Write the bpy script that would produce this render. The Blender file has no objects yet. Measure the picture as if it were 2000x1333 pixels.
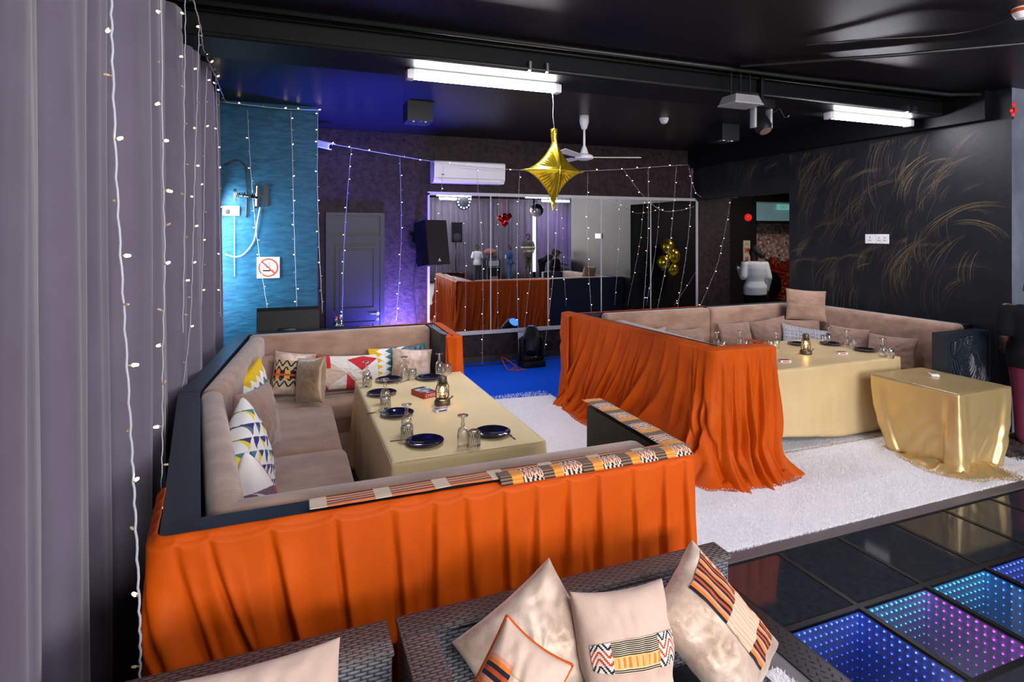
import bpy, bmesh, math, random
from math import sin, cos, pi, sqrt, exp, atan2, radians
from mathutils import Vector, Matrix, noise
random.seed(7)
C = bpy.context.scene
COL = C.collection
# ------------------------------------------------------------------ camera
F = 1130.0; H = 1.9; TH = math.atan((1000-565)/F); V0 = 455.0
cam_d = bpy.data.cameras.new('camera'); cam = bpy.data.objects.new('camera', cam_d); COL.objects.link(cam)
cam_d.sensor_width = 36.0; cam_d.lens = 36.0*F/2000.0
cam_d.shift_y = -(666.5-V0)/2000.0
cam_d.clip_start = 0.05; cam_d.clip_end = 80
cam.location = (0, 0, H); cam.rotation_euler = (pi/2, 0, -TH)
C.camera = cam
# ------------------------------------------------------------------ world, exposure
w = bpy.data.worlds.new('world'); C.world = w; w.use_nodes = True
w.node_tree.nodes['Background'].inputs[0].default_value = (0.55, 0.62, 0.8, 1)
w.node_tree.nodes['Background'].inputs[1].default_value = 0.25
C.view_settings.view_transform = 'Standard'; C.view_settings.look = 'None'
C.view_settings.gamma = 1.0; C.view_settings.use_curve_mapping = False
C.view_settings.exposure = 0.17
# ------------------------------------------------------------------ lights
def area(name, loc, target, sx, sy, power, col):
    l = bpy.data.lights.new(name, 'AREA'); l.shape = 'RECTANGLE'; l.size = sx; l.size_y = sy
    l.energy = power; l.color = col
    o = bpy.data.objects.new(name, l); COL.objects.link(o); o.location = loc
    o.rotation_euler = (Vector(target)-Vector(loc)).to_track_quat('-Z', 'Y').to_euler()
    return o
def spot(name, loc, target, power, col, ang=60, blend=.6, rad=.05):
    l = bpy.data.lights.new(name, 'SPOT'); l.energy = power; l.color = col
    l.spot_size = radians(ang); l.spot_blend = blend; l.shadow_soft_size = rad
    o = bpy.data.objects.new(name, l); COL.objects.link(o); o.location = loc
    o.rotation_euler = (Vector(target)-Vector(loc)).to_track_quat('-Z', 'Y').to_euler()
    return o
def point(name, loc, power, col, rad=.05):
    l = bpy.data.lights.new(name, 'POINT'); l.energy = power; l.color = col; l.shadow_soft_size = rad
    o = bpy.data.objects.new(name, l); COL.objects.link(o); o.location = loc
    return o
# daylight through the glazed front of the room behind the camera
area('daylight_rear', (2.3, -5.3, 1.95), (2.6, 4, 1.0), 4.4, 1.9, 470, (1.0, .95, .92))
# daylight slipping in between the end of the curtain and the blue wall
area('daylight_curtain_gap', (-.79, 6.40, 1.35), (-.15, 6.75, 1.15), .22, 2.0, 50, (.72, .90, 1.0))
# stage lighting of the back wall
spot('blue_uplight', (1.42, 7.45, .35), (1.10, 8.0, 1.1), 750, (.12, .12, 1.0), 110, .8)
spot('violet_uplight', (1.50, 7.6, .3), (1.45, 8.05, 1.0), 180, (.55, .3, 1.0), 100, .8)
spot('blue_ceiling_wash', (1.0, 7.2, .42), (.80, 6.75, 3.28), 3600, (.03, .06, 1.0), 66, 1.0)
spot('violet_rear_wash', (10.2, -3.6, 2.9), (10.1, -5.5, 1.6), 160, (.35, .12, 1.0), 80, .8)
spot('warm_lobby', (9.2, 9.0, 2.6), (9.2, 9.6, 1.5), 330, (1, .78, .62), 110, .7)
area('lobby_panel', (8.2, 7.2, 2.75), (8.2, 7.4, 0), .6, .6, 24, (1, .92, .85))
# ------------------------------------------------------------------ pixel rays -> points of the room
_c = (sin(TH), cos(TH)); _r = (cos(TH), -sin(TH))
def _ray(u, v):
    a = (u-1000)/F
    return (_c[0]+_r[0]*a, _c[1]+_r[1]*a, (V0-v)/F)
def PZ(u, v, z):
    d = _ray(u, v); t = (z-H)/d[2]; return Vector((d[0]*t, d[1]*t, z))
def PY(u, v, y):
    d = _ray(u, v); t = y/d[1]; return Vector((d[0]*t, y, H+d[2]*t))
def PX(u, v, x):
    d = _ray(u, v); t = x/d[0]; return Vector((x, d[1]*t, H+d[2]*t))
# ------------------------------------------------------------------ materials
def _nodes(name):
    m = bpy.data.materials.new(name); m.use_nodes = True
    return m, m.node_tree, m.node_tree.nodes['Principled BSDF']
def pm(name, col, rough=.6, metal=0., spec=.5, col2=None, nscale=8., ndet=4., bump=0., bscale=60., sheen=0., emit=None, estr=0., stretch=None, trans=0., coat=0., lo=.35, hi=.65):
    m, t, b = _nodes(name)
    b.inputs['Base Color'].default_value = (*col, 1); b.inputs['Roughness'].default_value = rough
    b.inputs['Metallic'].default_value = metal; b.inputs['Specular IOR Level'].default_value = spec
    if sheen: b.inputs['Sheen Weight'].default_value = sheen
    if trans: b.inputs['Transmission Weight'].default_value = trans
    if coat: b.inputs['Coat Weight'].default_value = coat; b.inputs['Coat Roughness'].default_value = .08
    if emit:
        b.inputs['Emission Color'].default_value = (*emit, 1); b.inputs['Emission Strength'].default_value = estr
    tc = t.nodes.new('ShaderNodeTexCoord'); src = tc.outputs['Object']
    if stretch:
        mp = t.nodes.new('ShaderNodeMapping'); mp.inputs['Scale'].default_value = stretch
        t.links.new(src, mp.inputs[0]); src = mp.outputs[0]
    if col2:
        n = t.nodes.new('ShaderNodeTexNoise'); n.inputs['Scale'].default_value = nscale; n.inputs['Detail'].default_value = ndet
        t.links.new(src, n.inputs['Vector'])
        r = t.nodes.new('ShaderNodeValToRGB'); r.color_ramp.elements[0].color = (*col, 1); r.color_ramp.elements[1].color = (*col2, 1)
        r.color_ramp.elements[0].position = lo; r.color_ramp.elements[1].position = hi
        t.links.new(n.outputs['Fac'], r.inputs[0]); t.links.new(r.outputs[0], b.inputs['Base Color'])
    if bump:
        n2 = t.nodes.new('ShaderNodeTexNoise'); n2.inputs['Scale'].default_value = bscale; n2.inputs['Detail'].default_value = 5
        t.links.new(src, n2.inputs['Vector'])
        bp = t.nodes.new('ShaderNodeBump'); bp.inputs['Strength'].default_value = bump; bp.inputs['Distance'].default_value = .02
        t.links.new(n2.outputs['Fac'], bp.inputs['Height']); t.links.new(bp.outputs[0], b.inputs['Normal'])
    return m
def attr_mat(name, rough=.8, sheen=.0, bump=.0, bscale=300, metal=0):
    m, t, b = _nodes(name)
    a = t.nodes.new('ShaderNodeAttribute'); a.attribute_name = 'Col'
    t.links.new(a.outputs['Color'], b.inputs['Base Color'])
    b.inputs['Roughness'].default_value = rough; b.inputs['Sheen Weight'].default_value = sheen; b.inputs['Metallic'].default_value = metal
    b.inputs['Specular IOR Level'].default_value = .25
    if bump:
        tc = t.nodes.new('ShaderNodeTexCoord')
        n2 = t.nodes.new('ShaderNodeTexNoise'); n2.inputs['Scale'].default_value = bscale
        t.links.new(tc.outputs['Object'], n2.inputs['Vector'])
        bp = t.nodes.new('ShaderNodeBump'); bp.inputs['Strength'].default_value = bump; bp.inputs['Distance'].default_value = .01
        t.links.new(n2.outputs['Fac'], bp.inputs['Height']); t.links.new(bp.outputs[0], b.inputs['Normal'])
    return m
def glass_mat(name, tint=(1, 1, 1), refl=.12, rough=.02, blend=.25):
    m = bpy.data.materials.new(name); m.use_nodes = True; t = m.node_tree; t.nodes.clear()
    o = t.nodes.new('ShaderNodeOutputMaterial'); mx = t.nodes.new('ShaderNodeMixShader')
    tr = t.nodes.new('ShaderNodeBsdfTransparent'); tr.inputs[0].default_value = (*tint, 1)
    g = t.nodes.new('ShaderNodeBsdfGlossy'); g.inputs['Roughness'].default_value = rough
    lw = t.nodes.new('ShaderNodeLayerWeight'); lw.inputs[0].default_value = blend
    ad = t.nodes.new('ShaderNodeMath'); ad.operation = 'ADD'; ad.inputs[1].default_value = refl; ad.use_clamp = True
    t.links.new(lw.outputs['Facing'], ad.inputs[0]); t.links.new(ad.outputs[0], mx.inputs[0])
    t.links.new(tr.outputs[0], mx.inputs[1]); t.links.new(g.outputs[0], mx.inputs[2]); t.links.new(mx.outputs[0], o.inputs[0])
    return m
def emit_mat(name, col, s):
    m = bpy.data.materials.new(name); m.use_nodes = True; t = m.node_tree; t.nodes.clear()
    o = t.nodes.new('ShaderNodeOutputMaterial'); e = t.nodes.new('ShaderNodeEmission')
    e.inputs[0].default_value = (*col, 1); e.inputs[1].default_value = s
    t.links.new(e.outputs[0], o.inputs[0]); return m
def wicker_mat(name, c1, c2, cm):
    # flat strands passing over and under upright stakes
    m, t, b = _nodes(name)
    uv = t.nodes.new('ShaderNodeUVMap'); sp = t.nodes.new('ShaderNodeSeparateXYZ'); t.links.new(uv.outputs[0], sp.inputs[0])
    def mth(op, a, b_=None):
        n = t.nodes.new('ShaderNodeMath'); n.operation = op
        for k, x in enumerate((a, b_)):
            if x is None: continue
            if isinstance(x, (int, float)): n.inputs[k].default_value = x
            else: t.links.new(x, n.inputs[k])
        return n.outputs[0]
    row = mth('DIVIDE', sp.outputs['Y'], .0105); par = mth('MULTIPLY', mth('FLOOR', row), .5)
    cx = mth('ADD', mth('DIVIDE', sp.outputs['X'], .036), par)
    hx = mth('ABSOLUTE', mth('SINE', mth('MULTIPLY', cx, pi))); hy = mth('ABSOLUTE', mth('SINE', mth('MULTIPLY', row, pi)))
    h = mth('MULTIPLY', mth('POWER', hx, .45), mth('POWER', hy, .5))
    n = t.nodes.new('ShaderNodeTexNoise'); n.inputs['Scale'].default_value = 60; t.links.new(uv.outputs[0], n.inputs['Vector'])
    r = t.nodes.new('ShaderNodeValToRGB'); el = r.color_ramp.elements; el[0].color = (*cm, 1); el[0].position = .12; el[1].color = (*c2, 1); el[1].position = .95
    x = el.new(.5); x.color = (*c1, 1)
    t.links.new(mth('MULTIPLY', h, mth('ADD', mth('MULTIPLY', n.outputs['Fac'], .5), .75)), r.inputs[0]); t.links.new(r.outputs[0], b.inputs['Base Color'])
    bp = t.nodes.new('ShaderNodeBump'); bp.inputs['Strength'].default_value = .8; bp.inputs['Distance'].default_value = .004
    t.links.new(h, bp.inputs['Height']); t.links.new(bp.outputs[0], b.inputs['Normal'])
    b.inputs['Roughness'].default_value = .45; b.inputs['Specular IOR Level'].default_value = .4
    return m
def stroke_mat(name, col):
    # dry brush strokes: paint only where a stretched noise lets it cover
    m = bpy.data.materials.new(name); m.use_nodes = True; t = m.node_tree; b = t.nodes['Principled BSDF']; o = t.nodes['Material Output']
    b.inputs['Base Color'].default_value = (*col, 1); b.inputs['Roughness'].default_value = .5; b.inputs['Metallic'].default_value = .15
    tr = t.nodes.new('ShaderNodeBsdfTransparent'); mx = t.nodes.new('ShaderNodeMixShader')
    a = t.nodes.new('ShaderNodeAttribute'); a.attribute_name = 'Col'
    tc = t.nodes.new('ShaderNodeTexCoord'); n = t.nodes.new('ShaderNodeTexNoise'); n.inputs['Scale'].default_value = 45; n.inputs['Detail'].default_value = 3
    t.links.new(tc.outputs['Object'], n.inputs['Vector'])
    mu = t.nodes.new('ShaderNodeMath'); mu.operation = 'MULTIPLY'
    t.links.new(a.outputs['Fac'], mu.inputs[0]); t.links.new(n.outputs['Fac'], mu.inputs[1])
    t.links.new(mu.outputs[0], mx.inputs[0]); t.links.new(tr.outputs[0], mx.inputs[1]); t.links.new(b.outputs[0], mx.inputs[2])
    t.links.new(mx.outputs[0], o.inputs[0]); return m
M = {}
M['ceiling'] = pm('black_gloss_ceiling', (.006, .005, .008), .36, spec=.22, bump=.04, bscale=3)
M['beam'] = pm('black_beam', (.004, .004, .005), .5, spec=.12)
M['floor'] = pm('grey_floor', (.16, .15, .16), .5, col2=(.22, .21, .22), nscale=4)
M['brown_wall'] = pm('brown_stucco', (.016, .008, .010), .62, spec=.22, col2=(.034, .019, .021), nscale=14, bump=.55, bscale=22)
M['blue_wall'] = pm('blue_plaster', (.003, .048, .105), .55, spec=.25, col2=(.008, .082, .155), nscale=7, bump=.5, bscale=9, stretch=(1, 1, 3.2))
M['swirl_wall'] = pm('black_blue_wall', (.006, .006, .008), .5, spec=.28, col2=(.010, .010, .013), nscale=3, bump=.1, bscale=14)
M['swirl_window_lit'] = pm('window_lit_swirl_wall', (.12, .14, .19), .5, col2=(.19, .22, .28), nscale=4, bump=.1, bscale=14)  # same swirl wall, with the window light on it put into a paler colour
M['stroke'] = stroke_mat('gold_brush_stroke', (.40, .29, .14))
M['stroke_window_lit'] = stroke_mat('window_lit_brush_stroke', (.75, .68, .48))  # strokes paled by the same window light, put into their colour
M['dark_wall'] = pm('dark_wall', (.010, .008, .009), .6, spec=.2)
M['curtain'] = pm('lavender_curtain', (.108, .090, .132), .75, col2=(.126, .107, .154), nscale=3, sheen=.3, bump=.06, bscale=400)
M['orange'] = pm('orange_satin', (.49, .068, .001), .58, col2=(.54, .080, .001), nscale=5, spec=.16, bump=.05, bscale=9)
M['suede'] = pm('taupe_suede', (.265, .155, .104), .85, col2=(.395, .245, .172), nscale=5, ndet=6, sheen=.45, bump=.12, bscale=40, stretch=(1, 1.6, 2.2))
M['suede_dark'] = pm('brown_suede', (.215, .126, .092), .85, col2=(.29, .178, .134), nscale=6, sheen=.45, bump=.1, bscale=50)
M['door'] = pm('black_door_paint', (.005, .005, .008), .4, spec=.25)
M['navy'] = pm('navy_paint', (.012, .018, .029), .36, spec=.35, col2=(.016, .023, .035), nscale=20, bump=.05, bscale=90)
M['cloth'] = pm('pale_gold_cloth', (.80, .635, .305), .5, sheen=.2, col2=(.83, .665, .33), nscale=4, spec=.45, bump=.06, bscale=6)
M['satin'] = pm('gold_satin', (.66, .475, .205), .36, metal=.6, col2=(.70, .515, .24), nscale=4, spec=.6, bump=.10, bscale=6)
M['satin_pale'] = pm('pale_gold_satin', (.74, .575, .30), .38, metal=.22, col2=(.78, .61, .33), nscale=4, spec=.6, bump=.08, bscale=6)
M['rug'] = pm('white_shag', (.88, .88, .92), .95, col2=(.95, .95, .98), nscale=40)
M['blue_carpet'] = pm('blue_carpet', (.003, .085, .72), .95, spec=.1, col2=(.006, .11, .85), nscale=60, bump=.5, bscale=250)
M['wicker'] = wicker_mat('grey_wicker', (.085, .092, .108), (.165, .172, .190), (.006, .006, .008))
M['wicker_top'] = wicker_mat('brown_wicker', (.105, .088, .084), (.175, .150, .145), (.012, .010, .010))
M['leather'] = pm('black_leather', (.018, .019, .021), .42, bump=.1, bscale=80)
M['velvet'] = pm('champagne_velvet', (.36, .24, .16), .45, col2=(.66, .52, .42), nscale=9, ndet=6, sheen=.6, bump=.25, bscale=30, metal=.15)
M['gold_velvet'] = pm('gold_velvet', (.24, .16, .08), .4, col2=(.42, .30, .18), nscale=5, sheen=.6, bump=.2, bscale=25, metal=.2)
M['peach'] = pm('pale_peach_suede', (.56, .40, .315), .85, col2=(.62, .46, .37), nscale=7, sheen=.3, bump=.15, bscale=30)
M['silk'] = pm('cream_silk', (.62, .50, .40), .35, col2=(.7, .58, .48), nscale=5, sheen=.3)
M['print'] = attr_mat('printed_cotton', .8, .1, .12, 400)
M['kente'] = attr_mat('woven_cotton', .85, .1, .35, 600)
M['black'] = pm('black_plastic', (.006, .006, .007), .5, spec=.22)
M['black_metal'] = pm('black_metal', (.012, .012, .013), .38, metal=.4)
M['grille'] = pm('speaker_grille', (.009, .0085, .009), .5, bump=.6, bscale=500)
M['white'] = pm('white_plastic', (.78, .78, .80), .35)
M['grey'] = pm('grey_metal', (.36, .36, .37), .45, metal=.2)
M['chrome'] = pm('chrome', (.8, .8, .82), .14, metal=1)
M['mirror'] = pm('mirror_glass', (.86, .87, .88), .0, metal=1)
M['frame'] = pm('pale_grey_trim', (.45, .45, .47), .4)
M['glass'] = glass_mat('clear_glass', (.97, .97, .97), .15, .03, .45)
M['cut_glass'] = glass_mat('cut_glass', (.93, .93, .94), .22, .12, .5)
M['plate'] = pm('blue_black_glaze', (.006, .006, .016), .08, spec=.7)
M['steel'] = pm('cutlery_steel', (.42, .38, .32), .25, metal=1)
M['lantern'] = pm('aged_pewter', (.10, .085, .065), .42, metal=.7, col2=(.16, .135, .10), nscale=20)
M['flame'] = emit_mat('flame', (1, .42, .08), 10)
M['gold_foil'] = pm('gold_foil', (.95, .70, .04), .17, metal=.9, bump=.12, bscale=9)
M['red_foil'] = pm('red_foil', (.6, .01, .015), .18, metal=.8)
M['tube'] = emit_mat('cool_white_tube', (.93, .90, 1.0), 105)
M['downlight'] = emit_mat('downlight_lens', (1, .93, .82), 5)
M['bulb'] = emit_mat('warm_fairy_bulb', (1, .70, .38), 6.0)
M['bulb_off'] = pm('unlit_fairy_bulb', (.55, .45, .25), .3)
M['wire'] = pm('clear_wire', (.42, .44, .50), .35)
M['wire_gold'] = pm('amber_wire', (.40, .30, .14), .4)
M['cable'] = pm('black_cable', (.012, .012, .013), .45)
M['white_cable'] = pm('white_cable', (.6, .62, .66), .5)
M['red'] = pm('red_paint', (.62, .035, .02), .5)
M['red_lens'] = pm('red_lens', (.5, .01, .01), .2, emit=(1, .03, .02), estr=.5)
M['blue_lens'] = emit_mat('blue_lens', (.05, .18, 1), 2.0)
M['tile'] = pm('black_glass_tile', (.016, .020, .027), .07, spec=.65, col2=(.026, .031, .038), nscale=30)
M['tile_frame'] = pm('black_tile_frame', (.004, .004, .005), .35, spec=.25)
M['tile_glass'] = glass_mat('smoked_tile_glass', (.62, .66, .72), .03, .03, .12)
M['recess'] = pm('dark_recess', (.38, .42, .48), .5)
M['tread'] = pm('black_tread_plate', (.018, .018, .019), .35, metal=.3)
M['kerb'] = pm('grey_kerb', (.10, .085, .095), .45)
M['skin'] = pm('dark_skin', (.085, .042, .028), .5)
M['skin2'] = pm('brown_skin', (.12, .06, .04), .5)
M['hair'] = pm('black_hair', (.006, .005, .005), .6, bump=.5, bscale=120)
M['white_shirt'] = pm('white_shirt', (.66, .69, .76), .8, bump=.15, bscale=20)
M['black_cotton'] = pm('black_cotton', (.006, .006, .008), .9, spec=.15)
M['maroon'] = pm('maroon_cotton', (.115, .006, .030), .85)
M['denim'] = pm('blue_denim', (.05, .14, .27), .85, col2=(.1, .22, .38), nscale=12)
M['jersey'] = pm('blue_jersey', (.01, .07, .24), .7)
M['olive'] = pm('olive_cotton', (.075, .06, .035), .85)
M['charcoal'] = pm('charcoal_cotton', (.03, .03, .036), .85)
M['pink'] = pm('dusty_pink_bag', (.28, .10, .09), .7)
M['teal_glass'] = pm('teal_frosted_pane', (.12, .22, .24), .3, emit=(.2, .36, .40), estr=.22)
M['exit'] = emit_mat('green_exit_panel', (.12, .45, .38), .7)
M['cream'] = pm('cream_board', (.62, .58, .42), .6)
M['window'] = emit_mat('daylit_pane', (.9, .97, 1), 3.2)
M['wood'] = pm('dark_base', (.02, .015, .012), .6)
M['card_white'] = pm('white_card', (.78, .78, .80), .4)
M['card_blue'] = pm('blue_card', (.03, .06, .25), .4)
M['card_red'] = pm('red_card', (.42, .015, .015), .4)
M['fur_dark'] = pm('dark_fur', (.012, .010, .012), .9, col2=(.10, .065, .045), nscale=14)
M['palegold'] = pm('pale_dots', (.5, .4, .2), .4)
M['bottle'] = glass_mat('bottle_glass', (.75, .78, .8), .2, .05, .4)
def soft_pile(m):
    # tufts scatter light as a pile, not as single facets
    t = m.node_tree; b = t.nodes['Principled BSDF']; g = t.nodes.new('ShaderNodeNewGeometry'); v = t.nodes.new('ShaderNodeVectorMath'); v.operation = 'ADD'
    v.inputs[1].default_value = (0, 0, 1.1); nm = t.nodes.new('ShaderNodeVectorMath'); nm.operation = 'NORMALIZE'
    t.links.new(g.outputs['Normal'], v.inputs[0]); t.links.new(v.outputs[0], nm.inputs[0]); t.links.new(nm.outputs[0], b.inputs['Normal'])
soft_pile(M['rug'])
# ------------------------------------------------------------------ mesh builder
class MB:
    def __init__(s): s.v = []; s.f = []; s.m = []; s.c = []
    def add(s, verts, faces, m=0, col=None):
        o = len(s.v); s.v.extend(Vector(p) for p in verts)
        for i, f in enumerate(faces):
            s.f.append(tuple(o+k for k in f)); s.m.append(m)
            s.c.append(col[i] if isinstance(col, list) else col)
        return s
    def box(s, x0, x1, y0, y1, z0, z1, m=0, mat=None, col=None):
        P = [(x, y, z) for z in (z0, z1) for y in (y0, y1) for x in (x0, x1)]
        if mat: P = [mat @ Vector(p) for p in P]
        return s.add(P, [(0, 2, 3, 1), (4, 5, 7, 6), (0, 1, 5, 4), (2, 6, 7, 3), (0, 4, 6, 2), (1, 3, 7, 5)], m, col)
    def rbox(s, x0, x1, y0, y1, z0, z1, r=.02, seg=3, m=0, mat=None):
        bm = bmesh.new(); bmesh.ops.create_cube(bm, size=1)
        for v in bm.verts: v.co = Vector((x0+(v.co.x+.5)*(x1-x0), y0+(v.co.y+.5)*(y1-y0), z0+(v.co.z+.5)*(z1-z0)))
        bmesh.ops.bevel(bm, geom=bm.edges[:], offset=r, segments=seg, affect='EDGES', profile=.5)
        bm.verts.index_update()
        P = [(mat @ v.co) if mat else v.co.copy() for v in bm.verts]
        s.add(P, [[v.index for v in f.verts] for f in bm.faces], m); bm.free(); return s
    def prism(s, poly, z0, z1, m=0, mat=None):
        n = len(poly); P = [(x, y, z0) for x, y in poly]+[(x, y, z1) for x, y in poly]
        if mat: P = [mat @ Vector(p) for p in P]
        a = sum(poly[i][0]*poly[(i+1) % n][1]-poly[(i+1) % n][0]*poly[i][1] for i in range(n))
        fs = [tuple(range(n))[::-1], tuple(range(n, 2*n))]+[(i, (i+1) % n, n+(i+1) % n, n+i) for i in range(n)]
        if a < 0: fs = [f[::-1] for f in fs]
        return s.add(P, fs, m)
    def tube(s, pts, r, seg=8, m=0, closed=False, cap=True, col=None):
        pts = [Vector(p) for p in pts]; n = len(pts); rs = r if isinstance(r, (list, tuple)) else [r]*n
        V = []; up = Vector((0, 0, 1)); prev = None
        for i in range(n):
            if closed: d = pts[(i+1) % n]-pts[i-1]
            else: d = pts[min(i+1, n-1)]-pts[max(i-1, 0)]
            if d.length < 1e-9: d = Vector((0, 0, 1))
            d.normalize()
            if prev is None:
                a = up.cross(d)
                if a.length < .05: a = Vector((1, 0, 0)).cross(d)
            else:
                a = prev-d*prev.dot(d)
                if a.length < 1e-6: a = Vector((1, 0, 0)).cross(d)
            a.normalize(); b = d.cross(a); prev = a
            for k in range(seg):
                t = 2*pi*k/seg; V.append(pts[i]+(a*cos(t)+b*sin(t))*rs[i])
        Fs = []
        for i in range(n if closed else n-1):
            j = (i+1) % n
            for k in range(seg):
                k2 = (k+1) % seg; Fs.append((i*seg+k, i*seg+k2, j*seg+k2, j*seg+k))
        if cap and not closed:
            Fs.append(tuple(range(seg))[::-1]); Fs.append(tuple((n-1)*seg+k for k in range(seg)))
        return s.add(V, Fs, m, col)
    def lathe(s, prof, c=(0, 0, 0), seg=24, m=0, mat=None, sx=1, sy=1):
        V = []; n = len(prof)
        for rr, z in prof:
            for k in range(seg):
                t = 2*pi*k/seg; p = Vector((c[0]+rr*cos(t)*sx, c[1]+rr*sin(t)*sy, c[2]+z)); V.append(mat @ p if mat else p)
        Fs = []
        for i in range(n-1):
            for k in range(seg):
                k2 = (k+1) % seg; Fs.append((i*seg+k, i*seg+k2, (i+1)*seg+k2, (i+1)*seg+k))
        if prof[0][0] > 1e-6: Fs.append(tuple(range(seg))[::-1])
        if prof[-1][0] > 1e-6: Fs.append(tuple((n-1)*seg+k for k in range(seg)))
        return s.add(V, Fs, m)
    def ell(s, c, rx, ry, rz, seg=14, m=0, mat=None):
        n = max(5, seg//2+1); prof = [(sin(pi*i/n), -cos(pi*i/n)) for i in range(n+1)]
        V = []; c = Vector(c)
        for rr, z in prof:
            for k in range(seg):
                t = 2*pi*k/seg; p = Vector((rr*cos(t)*rx, rr*sin(t)*ry, z*rz))
                if mat: p = mat @ p
                V.append(c+p)
        Fs = [(i*seg+k, i*seg+(k+1) % seg, (i+1)*seg+(k+1) % seg, (i+1)*seg+k) for i in range(n) for k in range(seg)]
        return s.add(V, Fs, m)
    def cap(s, p, q, r1, r2, seg=12, m=0):
        p = Vector(p); q = Vector(q); d = q-p; L = max(d.length, 1e-5); d /= L
        pts = []; rs = []
        for i in range(4):
            a = pi/2*i/4; pts.append(p-d*r1*cos(a)); rs.append(max(r1*sin(a), .0008))
        pts.append(p); rs.append(r1); pts.append(q); rs.append(r2)
        for i in range(1, 5):
            a = pi/2*i/4; pts.append(q+d*r2*sin(a)); rs.append(max(r2*cos(a), .0008))
        return s.tube(pts, rs, seg, m)
    def grid(s, fn, nu, nv, m=0, colfn=None, flip=False, closed_u=False):
        V = []; U = nu if closed_u else nu+1
        for j in range(nv+1):
            for i in range(U): V.append(fn(i/nu, j/nv))
        Fs = []; cs = []
        for j in range(nv):
            for i in range(nu):
                i2 = (i+1) % U
                f = (j*U+i, j*U+i2, (j+1)*U+i2, (j+1)*U+i)
                Fs.append(f[::-1] if flip else f)
                if colfn: cs.append(colfn((i+.5)/nu, (j+.5)/nv))
        return s.add(V, Fs, m, cs if colfn else None)
    def build(s, name, mats, parent=None, smooth=False, local=False, kind=None, origin=None, weld=False):
        if not isinstance(mats, (list, tuple)): mats = [mats]
        off = Vector((0, 0, 0))
        if parent is not None:
            if not local: off = world_loc(parent)
        elif origin is not None: off = Vector(origin)
        elif not local:
            xs = [p.x for p in s.v]; ys = [p.y for p in s.v]; zs = [p.z for p in s.v]
            off = Vector(((min(xs)+max(xs))/2, (min(ys)+max(ys))/2, min(zs)))
        me = bpy.data.meshes.new(name)
        me.from_pydata([tuple(p-off) for p in s.v], [], s.f)
        for mm in mats: me.materials.append(mm if not isinstance(mm, str) else M[mm])
        if len(mats) > 1: me.polygons.foreach_set('material_index', s.m)
        uv = me.uv_layers.new(name='UVMap'); co = s.v; data = [0.0]*(2*len(me.loops))
        for p in me.polygons:
            n = p.normal; ax = max(range(3), key=lambda k: abs(n[k]))
            a, b = ((1, 2), (0, 2), (0, 1))[ax]
            for li in p.loop_indices:
                q = co[me.loops[li].vertex_index]; data[2*li] = q[a]; data[2*li+1] = q[b]
        uv.data.foreach_set('uv', data)
        if any(c is not None for c in s.c):
            ca = me.color_attributes.new('Col', 'FLOAT_COLOR', 'CORNER'); cd = [1.0]*(4*len(me.loops))
            for p in me.polygons:
                c = s.c[p.index] or (1, 1, 1)
                for li in p.loop_indices: cd[4*li:4*li+3] = c[:3]
            ca.data.foreach_set('color', cd)
        if weld:
            bm = bmesh.new(); bm.from_mesh(me); bmesh.ops.remove_doubles(bm, verts=bm.verts[:], dist=.0004); bm.to_mesh(me); bm.free()
        if smooth is True: me.polygons.foreach_set('use_smooth', [True]*len(me.polygons))
        elif smooth:
            me.polygons.foreach_set('use_smooth', [True]*len(me.polygons)); me.set_sharp_from_angle(angle=radians(smooth))
        o = bpy.data.objects.new(name, me); COL.objects.link(o)
        if parent is not None: o.parent = parent
        else: o.location = off
        if kind: o['kind'] = kind
        return o
def world_loc(o):
    p = Vector((0, 0, 0))
    while o is not None: p = p+Vector(o.location); o = o.parent
    return p
def tag(o, label, cat, group=None, kind=None):
    o['label'] = label; o['category'] = cat
    if group: o['group'] = group
    if kind: o['kind'] = kind
    return o
def thing(name, label, cat, loc=(0, 0, 0), rot=(0, 0, 0), group=None):
    o = bpy.data.objects.new(name, None); COL.objects.link(o); o.location = loc; o.rotation_euler = rot
    o.empty_display_size = .1
    return tag(o, label, cat, group)
def dup(root, loc=None, rot=None, label=None, group=None):
    r = root.copy(); COL.objects.link(r)
    if loc is not None: r.location = loc
    if rot is not None: r.rotation_euler = rot
    if label: r['label'] = label
    if group: r['group'] = group
    for ch in list(root.children):
        c = ch.copy(); COL.objects.link(c); c.parent = r
        for g in list(ch.children):
            d = g.copy(); COL.objects.link(d); d.parent = c
    return r
def struct(name, mb, mats, smooth=False, parent=None, label=None):
    o = mb.build(name, mats, parent, smooth, origin=None if parent else (0, 0, 0))
    if not parent: o['kind'] = 'structure'
    if label: o['label'] = label
    return o
def nz(x, y, z=0.): return noise.noise(Vector((x, y, z)))
def smooth01(x): x = max(0, min(1, x)); return x*x*(3-2*x)
def lerp(a, b, t): return a+(b-a)*t
def interp(keys, x):
    if x <= keys[0][0]: return keys[0][1]
    for (x0, y0), (x1, y1) in zip(keys, keys[1:]):
        if x <= x1: return y0+(y1-y0)*smooth01((x-x0)/(x1-x0)) if x1 > x0 else y1
    return keys[-1][1]
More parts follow.
